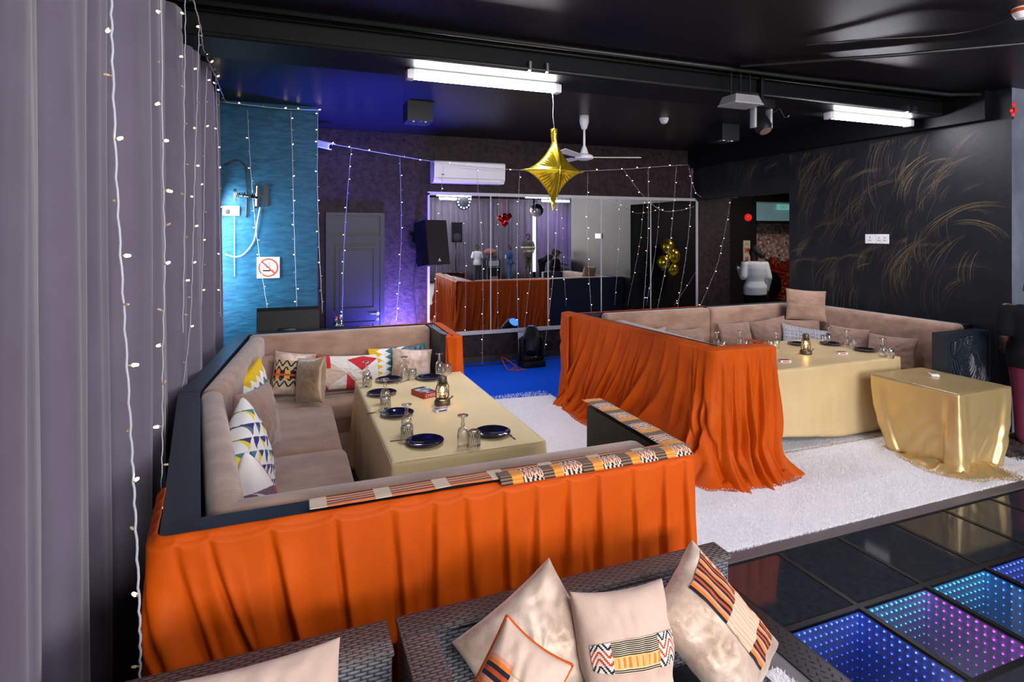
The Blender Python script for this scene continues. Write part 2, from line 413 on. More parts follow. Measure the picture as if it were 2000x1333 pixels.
def text_mesh(mb, txt, size, mat, m=0, depth=.001, squash=1.):
    cu = bpy.data.curves.new('lettering', 'FONT'); cu.body = txt; cu.size = size; cu.extrude = depth
    cu.align_x = 'CENTER'; cu.align_y = 'CENTER'
    o = bpy.data.objects.new('lettering', cu); COL.objects.link(o)
    dg = bpy.context.evaluated_depsgraph_get(); me = bpy.data.meshes.new_from_object(o.evaluated_get(dg))
    mb.add([mat @ Vector((v.co.x*squash, v.co.y, v.co.z)) for v in me.vertices], [tuple(p.vertices) for p in me.polygons], m)
    bpy.data.objects.remove(o); bpy.data.curves.remove(cu); bpy.data.meshes.remove(me)
def frame_mat(origin, xdir, ydir):
    x = Vector(xdir).normalized(); y = Vector(ydir); y = (y-x*y.dot(x)).normalized(); z = x.cross(y)
    return Matrix(((x.x, y.x, z.x, origin[0]), (x.y, y.y, z.y, origin[1]), (x.z, y.z, z.z, origin[2]), (0, 0, 0, 1)))
def path_pts(pts, r=.04, step=.02):
    # polyline with rounded corners, resampled; returns list of (point, outward normal, s)
    P = [Vector((p[0], p[1])) for p in pts]; out = [P[0]]
    for i in range(1, len(P)-1):
        a, b, c = P[i-1], P[i], P[i+1]; d1 = (a-b).normalized(); d2 = (c-b).normalized()
        p0 = b+d1*r; p2 = b+d2*r
        for k in range(7):
            t = k/6; out.append(p0*(1-t)**2+b*2*t*(1-t)+p2*t*t)
    out.append(P[-1]); L = [0.]
    for a, b in zip(out, out[1:]): L.append(L[-1]+(b-a).length)
    tot = L[-1]; n = max(2, int(tot/step)); res = []; j = 0
    for i in range(n+1):
        s = tot*i/n
        while j < len(L)-2 and L[j+1] < s: j += 1
        t = (s-L[j])/max(1e-9, L[j+1]-L[j]); p = out[j].lerp(out[j+1], t); res.append((p, s))
    fin = []
    for i, (p, s) in enumerate(res):
        d = res[min(i+1, n)][0]-res[max(i-1, 0)][0]; d.normalize(); fin.append((p, Vector((d.y, -d.x)), s))
    return fin, tot
def mod_remesh(o, vox, it=3):
    r = o.modifiers.new('fuse', 'REMESH'); r.mode = 'VOXEL'; r.voxel_size = vox; r.use_smooth_shade = True
    s = o.modifiers.new('relax', 'SMOOTH'); s.iterations = it; s.factor = .5
    return o
# ================================================================== ROOM SHELL
DF_X0, DF_DX, DF_Y0, DF_DY = 2.205, .4935, 2.64, .53        # dance floor grid
DF_X1 = DF_X0+8*DF_DX; DF_Y1 = DF_Y0-3*DF_DY
b = MB()
b.box(-1.1, DF_X0, -6, 10.4, -.3, 0).box(DF_X0, DF_X1, DF_Y0, 10.4, -.3, 0).box(DF_X1, 11.2, -6, 10.4, -.3, 0).box(DF_X0, DF_X1, -6, DF_Y1, -.3, 0)
b.box(DF_X0-.05, DF_X1+.05, DF_Y1-.05, DF_Y0+.05, -.62, -.6)
struct('floor', b, 'floor')
struct('ceiling', MB().box(-1.1, 11.2, -6, 10.4, 3.28, 3.45), 'ceiling')
struct('wall_left', MB().box(-1.1, -.86, -6, 6.72, 0, 3.28), 'dark_wall')
b = MB()   # blue plastered block with faint courses of brick showing through
b.box(-1.1, .29, 6.7, 8.06, 0, 3.28)
struct('wall_alcove', b, 'blue_wall', label='bright blue plastered wall beside the grey curtain')
b = MB().box(.29, 7.17, 8.05, 8.25, 0, 3.28)
struct('wall_back', b, 'brown_wall', label='dark brown stucco wall behind the long mirror')
def strokes(mb, rng, n, to3, mi, amin, amax, u0, u1, v0, v1):
    # sweeping fans of dry brush arcs
    for k in range(n):
        cu, cv = rng.uniform(u0, u1), rng.uniform(v0, v1); R = rng.uniform(.22, .72); a0 = rng.uniform(.35, 1.3); sp = rng.uniform(.55, 1.45)
        sgn = -1 if rng.random() < .75 else 1; nb = rng.randint(4, 9); wd = rng.uniform(.0035, .008); al = rng.uniform(amin, amax)
        for q in range(nb):
            rr = R+q*wd*rng.uniform(.9, 1.3); s0 = a0+rng.uniform(-.10, .10); ww = wd*rng.uniform(.3, .9); n_ = 14; V = []; cl = []
            e = rng.uniform(.75, 1.15)
            for i in range(n_+1):
                t = i/n_; a = s0+sgn*sp*t*rng.uniform(.98, 1.02)
                for d in (-.5, .5):
                    uu = cu+cos(a)*(rr+d*ww)*e; vv = cv+sin(a)*(rr+d*ww)
                    uu = max(u0+.01, min(u1-.01, uu)); vv = max(v0+.01, min(v1-.01, vv))
                    V.append(to3(uu, vv))
            for i in range(n_):
                t = i/n_; g = al*(sin(pi*min(1, t*1.1+.05)))**.7*rng.uniform(.5, 1.0); cl.append((g, g, g))
            mb.add(V, [(2*i, 2*i+1, 2*i+3, 2*i+2) for i in range(n_)], mi, cl)
rng = random.Random(11)
b = MB().box(6.4, 6.6, 3.58, 6.04, 0, 3.28, 0, col=(1, 1, 1)).box(6.4, 6.6, 6.04, 8.05, 2.46, 3.28, 0, col=(1, 1, 1)).box(6.28, 6.4, 3.58, 8.05, 3.0, 3.28, 2, col=(1, 1, 1))
strokes(b, rng, 125, lambda u, v: (6.398, u, v), 1, .2, .85, 3.42, 6.04, .95, 2.97)
strokes(b, rng, 18, lambda u, v: (6.398, u, v), 1, .2, .7, 6.04, 7.9, 2.48, 2.97)
struct('wall_right', b, ['swirl_wall', 'stroke', 'beam'], label='black wall with gold brush swirls')
b = MB().box(6.4, 11.2, 3.42, 3.57, 0, 3.28, 0, col=(1, 1, 1))
b.add([(6.3995, 3.42, 0), (6.3995, 3.58, 0), (6.3995, 3.58, 3.28), (6.3995, 3.42, 3.28)], [(0, 3, 2, 1)], 2, (1, 1, 1))
strokes(b, rng, 50, lambda u, v: (u, 3.418, v), 1, .6, 1.6, 6.41, 8.2, .2, 2.9)
struct('wall_front', b, ['swirl_window_lit', 'stroke_window_lit', 'swirl_wall'], label='swirl wall past the corner, window light painted into its pale colours')
b = MB().box(3.9, 8.95, -5.95, -5.75, 0, 3.28).box(9.75, 11.2, -5.95, -5.75, 0, 3.28).box(8.95, 9.75, -5.95, -5.75, 2.9, 3.28).box(8.95, 9.75, -5.95, -5.75, 0, .3)
b.box(-1.1, .1, -5.95, -5.75, 0, 3.28).box(.1, 3.9, -5.95, -5.75, 2.95, 3.28)
struct('wall_rear', b, 'dark_wall')
struct('wall_end', MB().box(11.05, 11.2, -6, 10.4, 0, 3.28), 'dark_wall')
struct('wall_lobby', MB().box(7.17, 8.56, 8.9, 9.05, 0, 3.28).box(8.56, 11.05, 8.9, 9.05, 2.52, 3.28).box(9.75, 11.05, 8.9, 9.05, 0, 2.52).box(7.17, 7.3, 8.25, 8.9, 0, 3.28), 'dark_wall')
struct('wall_lobby_south', MB().box(6.6, 11.05, 5.9, 6.04, 0, 3.28), 'dark_wall')
struct('wall_outer', MB().box(7.2, 11.05, 10.2, 10.4, 0, 3.28), 'dark_wall')
b = MB(); x0, x1 = 9.0, 9.7
o = struct('window_1', MB().box(8.95, 9.75, -5.9, -5.86, .3, 2.9), 'window')
b = MB().box(-1.1, 6.28, 3.97, 4.42, 3.1, 3.285)
struct('trim_1', b, 'beam', label='black ceiling beam crossing the room')
# shop front glazing frame behind the camera (its daylight is the lamp above)
b = MB()
for x in (.1, 1.35, 2.62, 3.86): b.box(x, x+.05, -5.9, -5.82, 0, 2.95)
b.box(.1, 3.9, -5.9, -5.82, 0, .09).box(.1, 3.9, -5.9, -5.82, 2.2, 2.26)
struct('window_2', b, 'navy')
# back wall plinth and kerb of the dance floor
b = MB().box(2.0, 6.35, 8.025, 8.05, 0, .10)
struct('baseboard_back', b, 'wood')
b = MB().box(2.06, DF_X1, DF_Y0, 2.715, 0, .014)
struct('trim_2', b, 'kerb', label='grey kerb strip between white rug and glass dance floor')
# ---- door in the back wall
b = MB()
X0, X1 = .45, 1.215; YF = 8.0
b.box(X0, X0+.06, YF, 8.05, 0, 2.17).box(X1-.06, X1, YF, 8.05, 0, 2.17).box(X0+.06, X1-.06, YF, 8.05, 2.13, 2.17).box(X0+.06, X1-.06, YF, 8.05, 1.80, 1.85)
dr = struct('door_1', b, 'door', label='panelled black door lit blue from the side')
MB().box(X0+.06, X1-.06, 8.02, 8.04, 1.85, 2.13).build('transom_panel', 'door', dr)
b = MB().box(X0+.06, X1-.06, 8.015, 8.045, 0, 1.80)
for z0, z1 in ((.86, 1.72), (.10, .70)):
    x0, x1 = X0+.12, X1-.12
    for (a, bb, c, d) in ((x0, x1, z0, z0+.03), (x0, x1, z1-.03, z1), (x0, x0+.03, z0+.03, z1-.03), (x1-.03, x1, z0+.03, z1-.03)): b.box(a, bb, 7.998, 8.016, c, d)
    b.box(x0+.06, x1-.06, 8.006, 8.016, z0+.06, z1-.06)
lf = b.build('door_leaf', 'door', dr)
MB().lathe([(.0, 0), (.025, 0), (.025, .008), (.0, .008)], mat=frame_mat((1.125, 8.015, .80), (1, 0, 0), (0, 0, 1))).cap((1.125, 7.985, .80), (1.02, 7.985, .80), .008, .007).cap((1.125, 8.0, .80), (1.125, 7.985, .80), .008, .008).build('door_handle', 'chrome', lf, 40)
MB().lathe([(.0, 0), (.022, 0), (.022, .006), (.0, .006)], mat=frame_mat((1.125, 8.015, .72), (1, 0, 0), (0, 0, 1))).build('keyhole_plate', 'chrome', lf, 40)
# ---- long mirror on the back wall
mx0, mx1, mz0, mz1 = 1.83, 6.44, .455, 2.46
mr = thing('wall_mirror', 'long wall mirror in pale trim across the brown back wall', 'mirror', (4.1, 8.04, mz0))
for k in range(5):
    a = mx0+(mx1-mx0)*k/5; c = mx0+(mx1-mx0)*(k+1)/5
    MB().box(a+.003, c-.003, 8.018, 8.04, mz0+.02, mz1-.02).build('mirror_panel', 'mirror', mr)
b = MB()
b.box(mx0-.015, mx1+.015, 8.005, 8.048, mz1-.025, mz1+.02).box(mx0-.015, mx1+.015, 8.0, 8.048, mz0-.03, mz0+.022)
b.box(mx0-.015, mx0+.012, 8.005, 8.048, mz0, mz1).box(mx1-.012, mx1+.015, 8.005, 8.048, mz0, mz1)
b.build('mirror_frame', 'frame', mr)
b = MB()
for k in range(1, 5):
    a = mx0+(mx1-mx0)*k/5; b.box(a-.007, a+.007, 8.012, 8.041, mz0+.02, mz1-.02)
b.build('joint_strip', 'frame', mr)
# ================================================================== RUGS, CARPET
def rug(name, label, poly, h, dens, mat_, seed, blade=.026, group=None):
    r = random.Random(seed); xs = [p[0] for p in poly]; ys = [p[1] for p in poly]
    b = MB().prism(poly, .002, h)
    x0, x1, y0, y1 = min(xs), max(xs), min(ys), max(ys)
    def inside(x, y):
        c = False; n = len(poly)
        for i in range(n):
            (ax, ay), (bx, by) = poly[i], poly[(i+1) % n]
            if (ay > y) != (by > y) and x < (bx-ax)*(y-ay)/(by-ay)+ax: c = not c
        return c
    n = int((x1-x0)*(y1-y0)*dens); V = []; Fs = []
    for k in range(n):
        x, y = r.uniform(x0-.012, x1+.012), r.uniform(y0-.012, y1+.012)
        if not inside(x, y) and r.random() > .35: continue
        if not (x0-.01 < x < x1+.01): continue
        la = 3*nz(x*1.6, y*1.6, seed)+r.uniform(-2.2, 2.2); ln = r.uniform(.1, .55)*blade
        wdt = .0042; a = r.uniform(0, pi); dx, dy = cos(a)*wdt, sin(a)*wdt; hh = h+r.uniform(.4, 1)*blade*.75*(1+.35*nz(x*5, y*5, 3))
        i = len(V); V += [(x-dx, y-dy, h*.3), (x+dx, y+dy, h*.3), (x+cos(la)*ln, y+sin(la)*ln, hh)]; Fs.append((i, i+1, i+2))
    b.add(V, Fs)
    return tag(b.build(name, mat_, smooth=False), label, 'rug', group)
rug('shag_rug', 'white shag rug in the aisle between the two orange draped sofa booths', [(.95, 3.82), (2.84, 3.82), (2.84, 6.1), (.95, 6.3)], .016, 11000, 'rug', 1, .015)
rug('shag_rug', 'wide white shag rug along the edge of the glass dance floor', [(1.62, 2.73), (2.4, 2.74), (4, 2.72), (6.05, 2.74), (6.05, 3.75), (1.62, 3.80)], .016, 17000, 'rug', 2, .016)
rug('shag_rug', 'white shag rug under the gold clothed table of the right booth', [(3.0, 3.83), (6.0, 3.78), (5.5, 5.0), (3.0, 5.0)], .014, 8000, 'rug', 3, .014)
rug('shag_rug', 'narrow cream shag rug beside the wicker sofa at the tread plate edge', [(1.50, .9), (1.98, .9), (1.98, 1.93), (1.50, 1.93)], .012, 22000, 'rug', 4, .016)
rug('fur_throw', 'dark brown fur mat at the right edge behind the small gold table', [(5.62, 3.02), (6.25, 2.96), (6.3, 3.33), (5.66, 3.30)], .046, 9000, 'fur_dark', 5, .035)
tag(MB().box(1.62, 6.38, 6.0, 8.02, .001, .012).box(.3, 1.62, 6.4, 8.0, .001, .012).build('carpet', 'blue_carpet'), 'bright blue carpet on the floor below the mirror', 'carpet')
# ================================================================== DANCE FLOOR
def tile(i, j, lit, label):
    x0 = DF_X0+i*DF_DX; x1 = x0+DF_DX; y1 = DF_Y0-j*DF_DY; y0 = y1-DF_DY; e = .014
    t = thing('dance_floor_tile', label, 'floor tile', ((x0+x1)/2, (y0+y1)/2, 0), group='glass dance floor tiles')
    fb = MB()
    for (a, bb, c, d) in ((x0, x1, y0, y0+e), (x0, x1, y1-e, y1), (x0, x0+e, y0+e, y1-e), (x1-e, x1, y0+e, y1-e)): fb.box(a, bb, c, d, -.3, .004)
    fb.build('tile_frame', 'tile_frame', t)
    if not lit:
        MB().box(x0+e, x1-e, y0+e, y1-e, -.05, 0).build('glass_panel', 'tile', t); return t
    MB().box(x0+e, x1-e, y0+e, y1-e, -.012, 0).build('glass_panel', 'tile_glass', t)
    D = .44
    r = MB().box(x0+e, x1-e, y0+e, y1-e, -D-.01, -D)
    r.box(x0+e, x1-e, y1-e-.003, y1-e, -D, -.013).box(x0+e, x1-e, y0+e, y0+e+.003, -D, -.013).box(x0+e, x0+e+.003, y0+e, y1-e, -D, -.013).box(x1-e-.003, x1-e, y0+e, y1-e, -D, -.013)
    r.build('recess', 'recess', t)
    cols = lit; n = 13; lv = 9
    sides = (('far', cols[0]), ('right', cols[1]), ('near', cols[1]), ('left', cols[0]))
    for sd, cc in sides:
        for l in range(lv):  # rows below the top strip are its mirror reflections, modelled as glowing dots
            s = MB(); z = -.024-l*.040-l*l*.0006; q = .0052*(1-.045*l)
            for k in range(n):
                f = (k+.6)/(n+.2); X, Y_ = lerp(x0+e, x1-e, f), lerp(y0+e, y1-e, f)
                c = {'far': (X, y1-e-.008, z), 'near': (X, y0+e+.008, z), 'left': (x0+e+.008, Y_, z), 'right': (x1-e-.008, Y_, z)}[sd]
                s.add([(c[0]-q, c[1], c[2]), (c[0]+q, c[1], c[2]), (c[0], c[1]-q, c[2]), (c[0], c[1]+q, c[2]), (c[0], c[1], c[2]-q), (c[0], c[1], c[2]+q)],
                      [(0, 2, 5), (2, 1, 5), (1, 3, 5), (3, 0, 5), (2, 0, 4), (1, 2, 4), (3, 1, 4), (0, 3, 4)])
            s.build('led_and_reflection_row', led(cc, l), t)
    return t
_led = {}
def led(c, l):
    k = (c, l)
    if k not in _led: _led[k] = emit_mat('led_and_reflection_light', c, 20*(.74**l))  # emission falls with depth to imitate repeated reflections
    return _led[k]
BL, CY, MG, SK = (.06, .12, 1.0), (.05, .50, .9), (.75, .05, .8), (.04, .22, 1.0)
litmap = {(0, 1): (BL, BL), (1, 1): (CY, MG), (2, 1): (CY, SK), (3, 1): (BL, BL), (4, 1): (BL, BL), (5, 1): (CY, BL)}
ordn = ['first', 'second', 'third', 'fourth', 'fifth', 'sixth', 'seventh', 'eighth']
cname = {(0, 1): 'deep blue light', (1, 1): 'cyan and magenta lights', (2, 1): 'cyan lights down its far side', (3, 1): 'small blue lights'}
for j in range(3):
    for i in range(8 if j == 0 else 6 if j == 1 else 5):
        lit = litmap.get((i, j)) if j == 1 else None
        if lit: lab = 'infinity mirror dance floor tile with %s, %s from the left in the lit row' % (cname.get((i, j), 'blue lights'), ordn[i])
        elif j == 0: lab = 'unlit black glass tile by the rug kerb, %s from the left' % ordn[i]
        else: lab = 'unlit black glass tile nearest the camera, %s from the left' % ordn[i]
        tile(i, j, lit, lab)
b = MB().box(2.06, DF_X0, -.5, DF_Y0, 0, .008)
r = random.Random(3)
for jy in range(62):
    for ix in range(4):
        x = 2.075+ix*.036+(.018 if jy % 2 else 0); y = .8+jy*.029; a = radians(45 if (ix+jy) % 2 else -45)
        if x > 2.19: continue
        b.ell((x, y, .008), .0125, .0042, .0022, 6, mat=Matrix.Rotation(a, 3, 'Z'))
tag(b.build('tread_plate', 'tread', smooth=40), 'black tread plate strip edging the left side of the glass dance floor', 'floor edging')
# ================================================================== CURTAINS
def curtain(name, label, p0, p1, z0, z1, waves, amp, seed, mat_='curtain', side=1, group=None, nv=14, hook=True):
    p0 = Vector(p0); p1 = Vector(p1); d = (p1-p0); L = d.length; d /= L; nrm = Vector((-d.y, d.x))*side
    r = random.Random(seed); ph = []; x = 0
    while x < L: wd = L/waves*r.uniform(.6, 1.45); ph.append((x, wd, r.uniform(.55, 1.15))); x += wd
    n = int(L/.018)
    def fold(s, t):
        s2 = s+.05*nz(s*1.3, t*1.1, seed)
        for a, wd, k in ph:
            if s2 < a+wd:
                f = max(0, (s2-a)/wd); y = sin(pi*f**.8)**.8; break
        else: y, k = 0, 1
        f = y**.75*k
        return amp*(f*(1+.15*t)+.22*nz(s*6, t*1.2, seed+2)+.10*nz(s*19, t*.8, seed+5))
    def fn(u, t):
        s = u*L; p = p0+d*s+nrm*fold(s, t); return (p.x, p.y, lerp(z1, z0, t))
    b = MB().grid(fn, n, nv)
    o = b.build(name, mat_, smooth=True); so = o.modifiers.new('thickness', 'SOLIDIFY'); so.thickness = .003
    return tag(o, label, 'curtain', group)
curtain('curtain', 'long lavender grey curtain filling the left side of the room', (-.745, .35), (-.745, 6.17), .03, 3.24, 17, .165, 4, side=-1, nv=22)
curtain('curtain', 'grey curtain behind the people reflected in the mirror, left of the bright gap', (4.0, -5.55), (9.19, -5.55), .03, 3.24, 24, .11, 9, side=1, nv=8)
curtain('curtain', 'violet lit curtain reflected in the mirror right of the bright gap', (9.34, -5.55), (11.0, -5.55), .03, 3.24, 9, .11, 10, side=1, nv=8)
# ================================================================== SOFA BOOTHS
def slab(b, p, q, th, z0, z1, r=.03, side=1):
    # upright rounded slab along the line p->q, thickness th towards the left (side=1) of the direction
    p = Vector((p[0], p[1], 0)); q = Vector((q[0], q[1], 0)); d = q-p; L = d.length
    m = frame_mat(p, d, Vector((-d.y, d.x, 0)))
    y0, y1 = (0, th) if side > 0 else (-th, 0)
    return b.rbox(0, L, y0, y1, z0, z1, min(r, th*.45), 4, mat=m)
S1 = thing('booth_sofa', 'taupe suede booth sofa on the left around the table with the pale gold cloth', 'sofa', (.5, 3.7, 0))
b = MB()   # navy timber carcass
b.box(-.36, 1.54, 1.96, 2.06, 0, 1.0)
slab(b, (-.36, 1.97), (-.585, 3.72), .11, 0, 1.0, .002, -1); slab(b, (-.585, 3.70), (-.44, 5.62), .11, 0, 1.0, .002, -1)
b.box(-.44, 1.40, 5.60, 5.70, 0, 1.0)
b.build('carcass', 'navy', S1)
MB().box(1.44, 1.54, 2.06, 2.66, 0, 1.0).build('end_panel', 'navy', S1)
b = MB().prism([(1.26, 5.60), (1.40, 5.60), (1.40, 4.90), (1.32, 4.90), (1.26, 5.05)], 0, 1.0); b.build('end_panel', 'navy', S1)
slab(MB(), (-.245, 2.08), (-.475, 3.69), .12, .40, 1.005, .05, -1).build('backrest', 'suede', S1, True)
slab(MB(), (-.475, 3.70), (-.325, 5.50), .13, .40, 1.005, .05, -1).build('backrest', 'suede', S1, True)
MB().rbox(-.33, 1.26, 5.44, 5.60, .42, 1.005, .045, 4).build('backrest', 'suede', S1, True)
MB().rbox(-.24, 1.43, 2.06, 2.19, .30, 1.0, .045, 4).build('backrest', 'suede', S1, True)
def seat(S, x0, x1, y0, y1, z=.50, th=.17, r=.05):
    b = MB().rbox(x0, x1, y0, y1, z-th, z, r, 5)
    cx, cy = (x0+x1)/2, (y0+y1)/2
    for p in b.v:
        if p.z > z-.06: p.z += .018*(1-((p.x-cx)/(x1-x0)*2)**2)*(1-((p.y-cy)/(y1-y0)*2)**2)
    return b.build('seat_cushion', 'suede', S, True)
seat(S1, -.27, .36, 2.20, 3.10); seat(S1, -.34, .35, 3.11, 3.93); seat(S1, -.34, .33, 3.94, 4.97); seat(S1, -.26, 1.25, 4.98, 5.46)
MB().box(-.25, .30, 2.22, 4.95, .04, .34).box(-.22, 1.22, 5.02, 5.44, .04, .34).build('seat_base', 'suede', S1)
S2 = thing('booth_sofa', 'taupe suede booth sofa on the right below the black swirl wall', 'sofa', (4.6, 4.6, 0))
b = MB()
slab(b, (3.09, 3.70), (2.92, 5.80), .11, 0, 1.0, .002, -1)
b.box(2.92, 6.38, 5.70, 5.80, 0, 1.0).box(6.20, 6.38, 3.75, 5.70, 0, .985)
b.build('carcass', 'navy', S2)
MB().box(3.02, 3.57, 3.55, 3.68, 0, .985).build('end_panel', 'navy', S2)
MB().rbox(3.24, 3.40, 3.70, 5.45, .42, .955, .045, 4).build('backrest', 'suede', S2, True)
MB().rbox(3.25, 4.66, 5.54, 5.70, .42, 1.005, .045, 4).build('backrest', 'suede', S2, True)
MB().rbox(4.67, 6.18, 5.54, 5.70, .42, 1.005, .045, 4).build('backrest', 'suede', S2, True)
MB().rbox(6.02, 6.20, 3.70, 5.56, .42, 1.005, .045, 4).build('backrest', 'suede', S2, True)
seat(S2, 3.40, 5.98, 4.98, 5.52); seat(S2, 5.52, 6.02, 3.72, 4.97); seat(S2, 3.40, 3.72, 3.72, 4.97, .47)
MB().box(3.45, 5.95, 5.02, 5.5, .04, .34).box(5.56, 5.98, 3.76, 4.95, .04, .34).build('seat_base', 'suede', S2)
ep = MB().rbox(5.575, 6.2, 3.495, 3.62, 0, .975, .006, 2).build('end_panel', 'navy', S2)
b = MB()     # carved palm fronds on the end of the right booth
rr = random.Random(5)
for (cx, cz, a0, L, n) in ((5.70, .46, 1.15, .50, 15), (5.96, .44, 1.95, .46, 14), (5.90, .10, 1.35, .50, 14), (5.66, .14, 1.75, .34, 11), (6.12, .30, 1.85, .40, 12), (6.10, .02, 1.6, .30, 9), (5.66, .78, .6, .26, 9)):
    for k in range(n):
        t = k/(n-1); px, pz = cx+cos(a0)*L*t, cz+sin(a0)*L*t
        for sg in (-1, 1):
            a = a0+sg*(1.25-.75*t); l = .20*(1-.60*t)+.03
            q = [(px+cos(a-sg*.35*u)*l*u, 3.497-.010*sin(pi*min(1, u+.12))-.002*(k % 2), pz+sin(a-sg*.35*u)*l*u) for u in (0, .25, .5, .75, 1)]
            q = [(x, y, z) for x, y, z in q if 5.605 < x < 6.165 and .03 < z < .94]
            if len(q) > 1: b.tube(q, [.009, .013, .012, .009, .003][:len(q)], 6)
    q = [(cx+cos(a0)*L*t, 3.490, cz+sin(a0)*L*t) for t in (0, .2, .4, .6, .8, 1)]; q = [p for p in q if 5.605 < p[0] < 6.165 and p[2] < .94]
    if len(q) > 1: b.tube(q, .007, 6)
for (xa, xb, za, zb) in ((5.58, 6.195, .945, .968), (5.58, 5.603, .02, .945), (6.172, 6.195, .02, .945)): b.box(xa, xb, 3.486, 3.497, za, zb)
b.build('palm_relief', 'navy', ep, 50)
# ================================================================== ORANGE DRAPES
def drape(name, label, pts, ztop, pins, shear, a0, a1, flare, seed, top_in=.02, sag=.016, extra=2, step=.005, nv=84, deep=1.0, ampf=None):
    pp, tot = path_pts(pts, .05, step); n = len(pp)-1
    r = random.Random(seed); cr = []                  # creases: start position, start height, slope, bend, width, depth, ridge
    for i, p in enumerate(pins):
        cr.append((p, -.02, r.uniform(-.05, .05), r.uniform(-.05, .05), r.uniform(.009, .014), r.uniform(.8, 1.1), r.uniform(.7, 1.2)))
        nx = pins[i+1] if i+1 < len(pins) else p+.15
        for q in range(r.randint(max(0, extra-1), extra+1)):
            f = r.random()
            cr.append((lerp(p, nx, lerp(f, f**2, .6)), r.uniform(.02, .5), r.uniform(-.10, .10), r.uniform(-.12, .12), r.uniform(.011, .026), r.uniform(.25, .75), r.uniform(.5, 1.1)))
    bins = {}
    for c in cr:
        for b_ in range(int((c[0]-.9)*20), int((c[0]+.9)*20)+1): bins.setdefault(b_, []).append(c)
    def fold(s, k):
        s2 = s-shear(s)*(k**1.3); v = 0.
        for (p, t0, m, bd, w_, d_, rg) in bins.get(int(s2*20), ()):
            if k < t0: continue
            x = s2-p-m*k-bd*k*k
            if abs(x) > .13: continue
            g = min(1, (k-t0)/.25+.25)*(.45+.75*min(1, k*1.4))
            v -= d_*g*exp(-(x/w_)**2)                          # tight valley
            y = x-w_*2.0
            v += d_*rg*g*.85*exp(-(y/(w_*(1.2 if y < 0 else 3.0)))**2)  # rolled lip on its right
        return v
    def fn(u, t):
        i = min(n, int(round(u*n))); p, nr, s = pp[i]
        ph = 0
        for a_, b_ in zip(pins, pins[1:]):
            if a_ <= s < b_: ph = (s-a_)/(b_-a_); break
        dip = sag*(4*ph*(1-ph))**.8*min(1, (b_-a_)/.12) if ph else 0
        if t < .06:                                   # edge turned over the ledge
            k = t/.06; q = p-nr*top_in*(1-k)+nr*.006*sin(k*pi/2)
            return (q.x, q.y, ztop+.006-(.010*k*k)-dip*k+.0035*nz(s*14, k*2, seed)*(1 if top_in > .03 else .4))
        k = (t-.06)/.94; k = k**1.15
        z = lerp(ztop-.004-dip*(1-k), .006, k)
        am = lerp(a0, a1, min(1, k*1.5)**.8)*(ampf(s) if ampf else 1)
        fo = am*fold(s, k)*deep
        fo += .012*k*nz(s*3.0-shear(s)*k*3, k*.9, seed+6)*deep+.006*min(1, k*4)*nz(s*7, k*3.2, seed)+.0022*min(1, k*4)*nz(s*22, k*9, seed+3)
        fo += flare(s)*max(0, (k-.72)/.28)**2.2*(1+.35*nz(s*9, 0, seed+8))
        q = p+nr*(.016+max(-.010, fo))
        if k > .93: z += .012*abs(nz(s*13, k*9, seed+1))
        return (q.x, q.y, z)
    b = MB().grid(fn, n, nv)
    o = b.build(name, 'orange', smooth=True)
    so = o.modifiers.new('thickness', 'SOLIDIFY'); so.thickness = .002; so.offset = 1
    return tag(o, label, 'drape')
def uX(u, v): return PY(u, v, 1.95).x
pins = [0, .10, .18, .27, .33]
base = .36                                             # length of the wrap round the left corner
for px, py in ((346, 1040), (412, 1035), (530, 1018), (657, 990), (765, 975), (845, 962), (905, 950), (980, 940), (1042, 930), (1105, 921), (1163, 914), (1230, 905), (1290, 897), (1330, 893)):
    pins.append(base+uX(px, py)+.38)
pins += [base+1.96, base+2.2, base+2.45, 3.2]
pins = sorted(pins)
shr = lambda s: .34*(1-smooth01((s-base-.15)/.85)) if s > base-.1 else .34*smooth01((s)/(base))
drape('sofa_drape', 'bright orange satin drape pinned in pleats over the front of the left booth', [(-.415, 2.33), (-.375, 1.945), (1.555, 1.945), (1.555, 2.66)], 1.0, pins, shr, .016, .034, lambda s: .04, 21, top_in=.012, ampf=lambda s: (1+.5*(1-smooth01((s-base-.3)/.6)))*(.45+.55*smooth01((s-base+.05)/.2)))
drape('sofa_drape', 'orange drape over the far end and back ledge of the left booth', [(1.28, 4.93), (1.40, 4.86), (1.415, 5.71), (.62, 5.715)], 1.0, [0, .12, .2, .33, .5, .7, .84, 1.0, 1.2, 1.4, 1.6], lambda s: .02, .012, .03, lambda s: .05, 22, top_in=.08, sag=.0)
pins = [0]
for px, py in ((1135, 622), (1152, 626), (1170, 630), (1190, 634), (1212, 640), (1235, 645), (1258, 650), (1283, 656), (1303, 662), (1325, 669), (1352, 676)):
    q = PZ(px, py, 1.0); pins.append(.0+(5.86-q.y))
L2 = 2.24
pins += [L2-.10, L2-.02, L2+.10, L2+.21, L2+.33, L2+.45, L2+.58, L2+.7, L2+.85]
def shr2(s): return -.50*(1-smooth01((s-1.35)/.85)) if s < L2 else .0
d2 = drape('sofa_drape', 'rust orange gathered drape over the aisle side and end of the right booth', [(2.85, 5.84), (3.01, 3.535), (3.585, 3.515), (3.61, 3.78)], 1.012, pins, shr2, .012, .040, lambda s: .10 if s < L2-.1 else .17, 23, top_in=.095, sag=.004, extra=3, deep=1.15)
pins = [0, .08]; x = .08
rr = random.Random(9)
while x < 4.2: x += rr.uniform(.08, .17); pins.append(x)
drape('sofa_drape', 'orange drape over the back of the right booth facing the mirror', [(4.72, 5.815), (2.86, 5.815), (2.83, 5.60)], 1.0, pins, lambda s: .1, .012, .03, lambda s: .04, 24, top_in=.09, sag=0, extra=1)
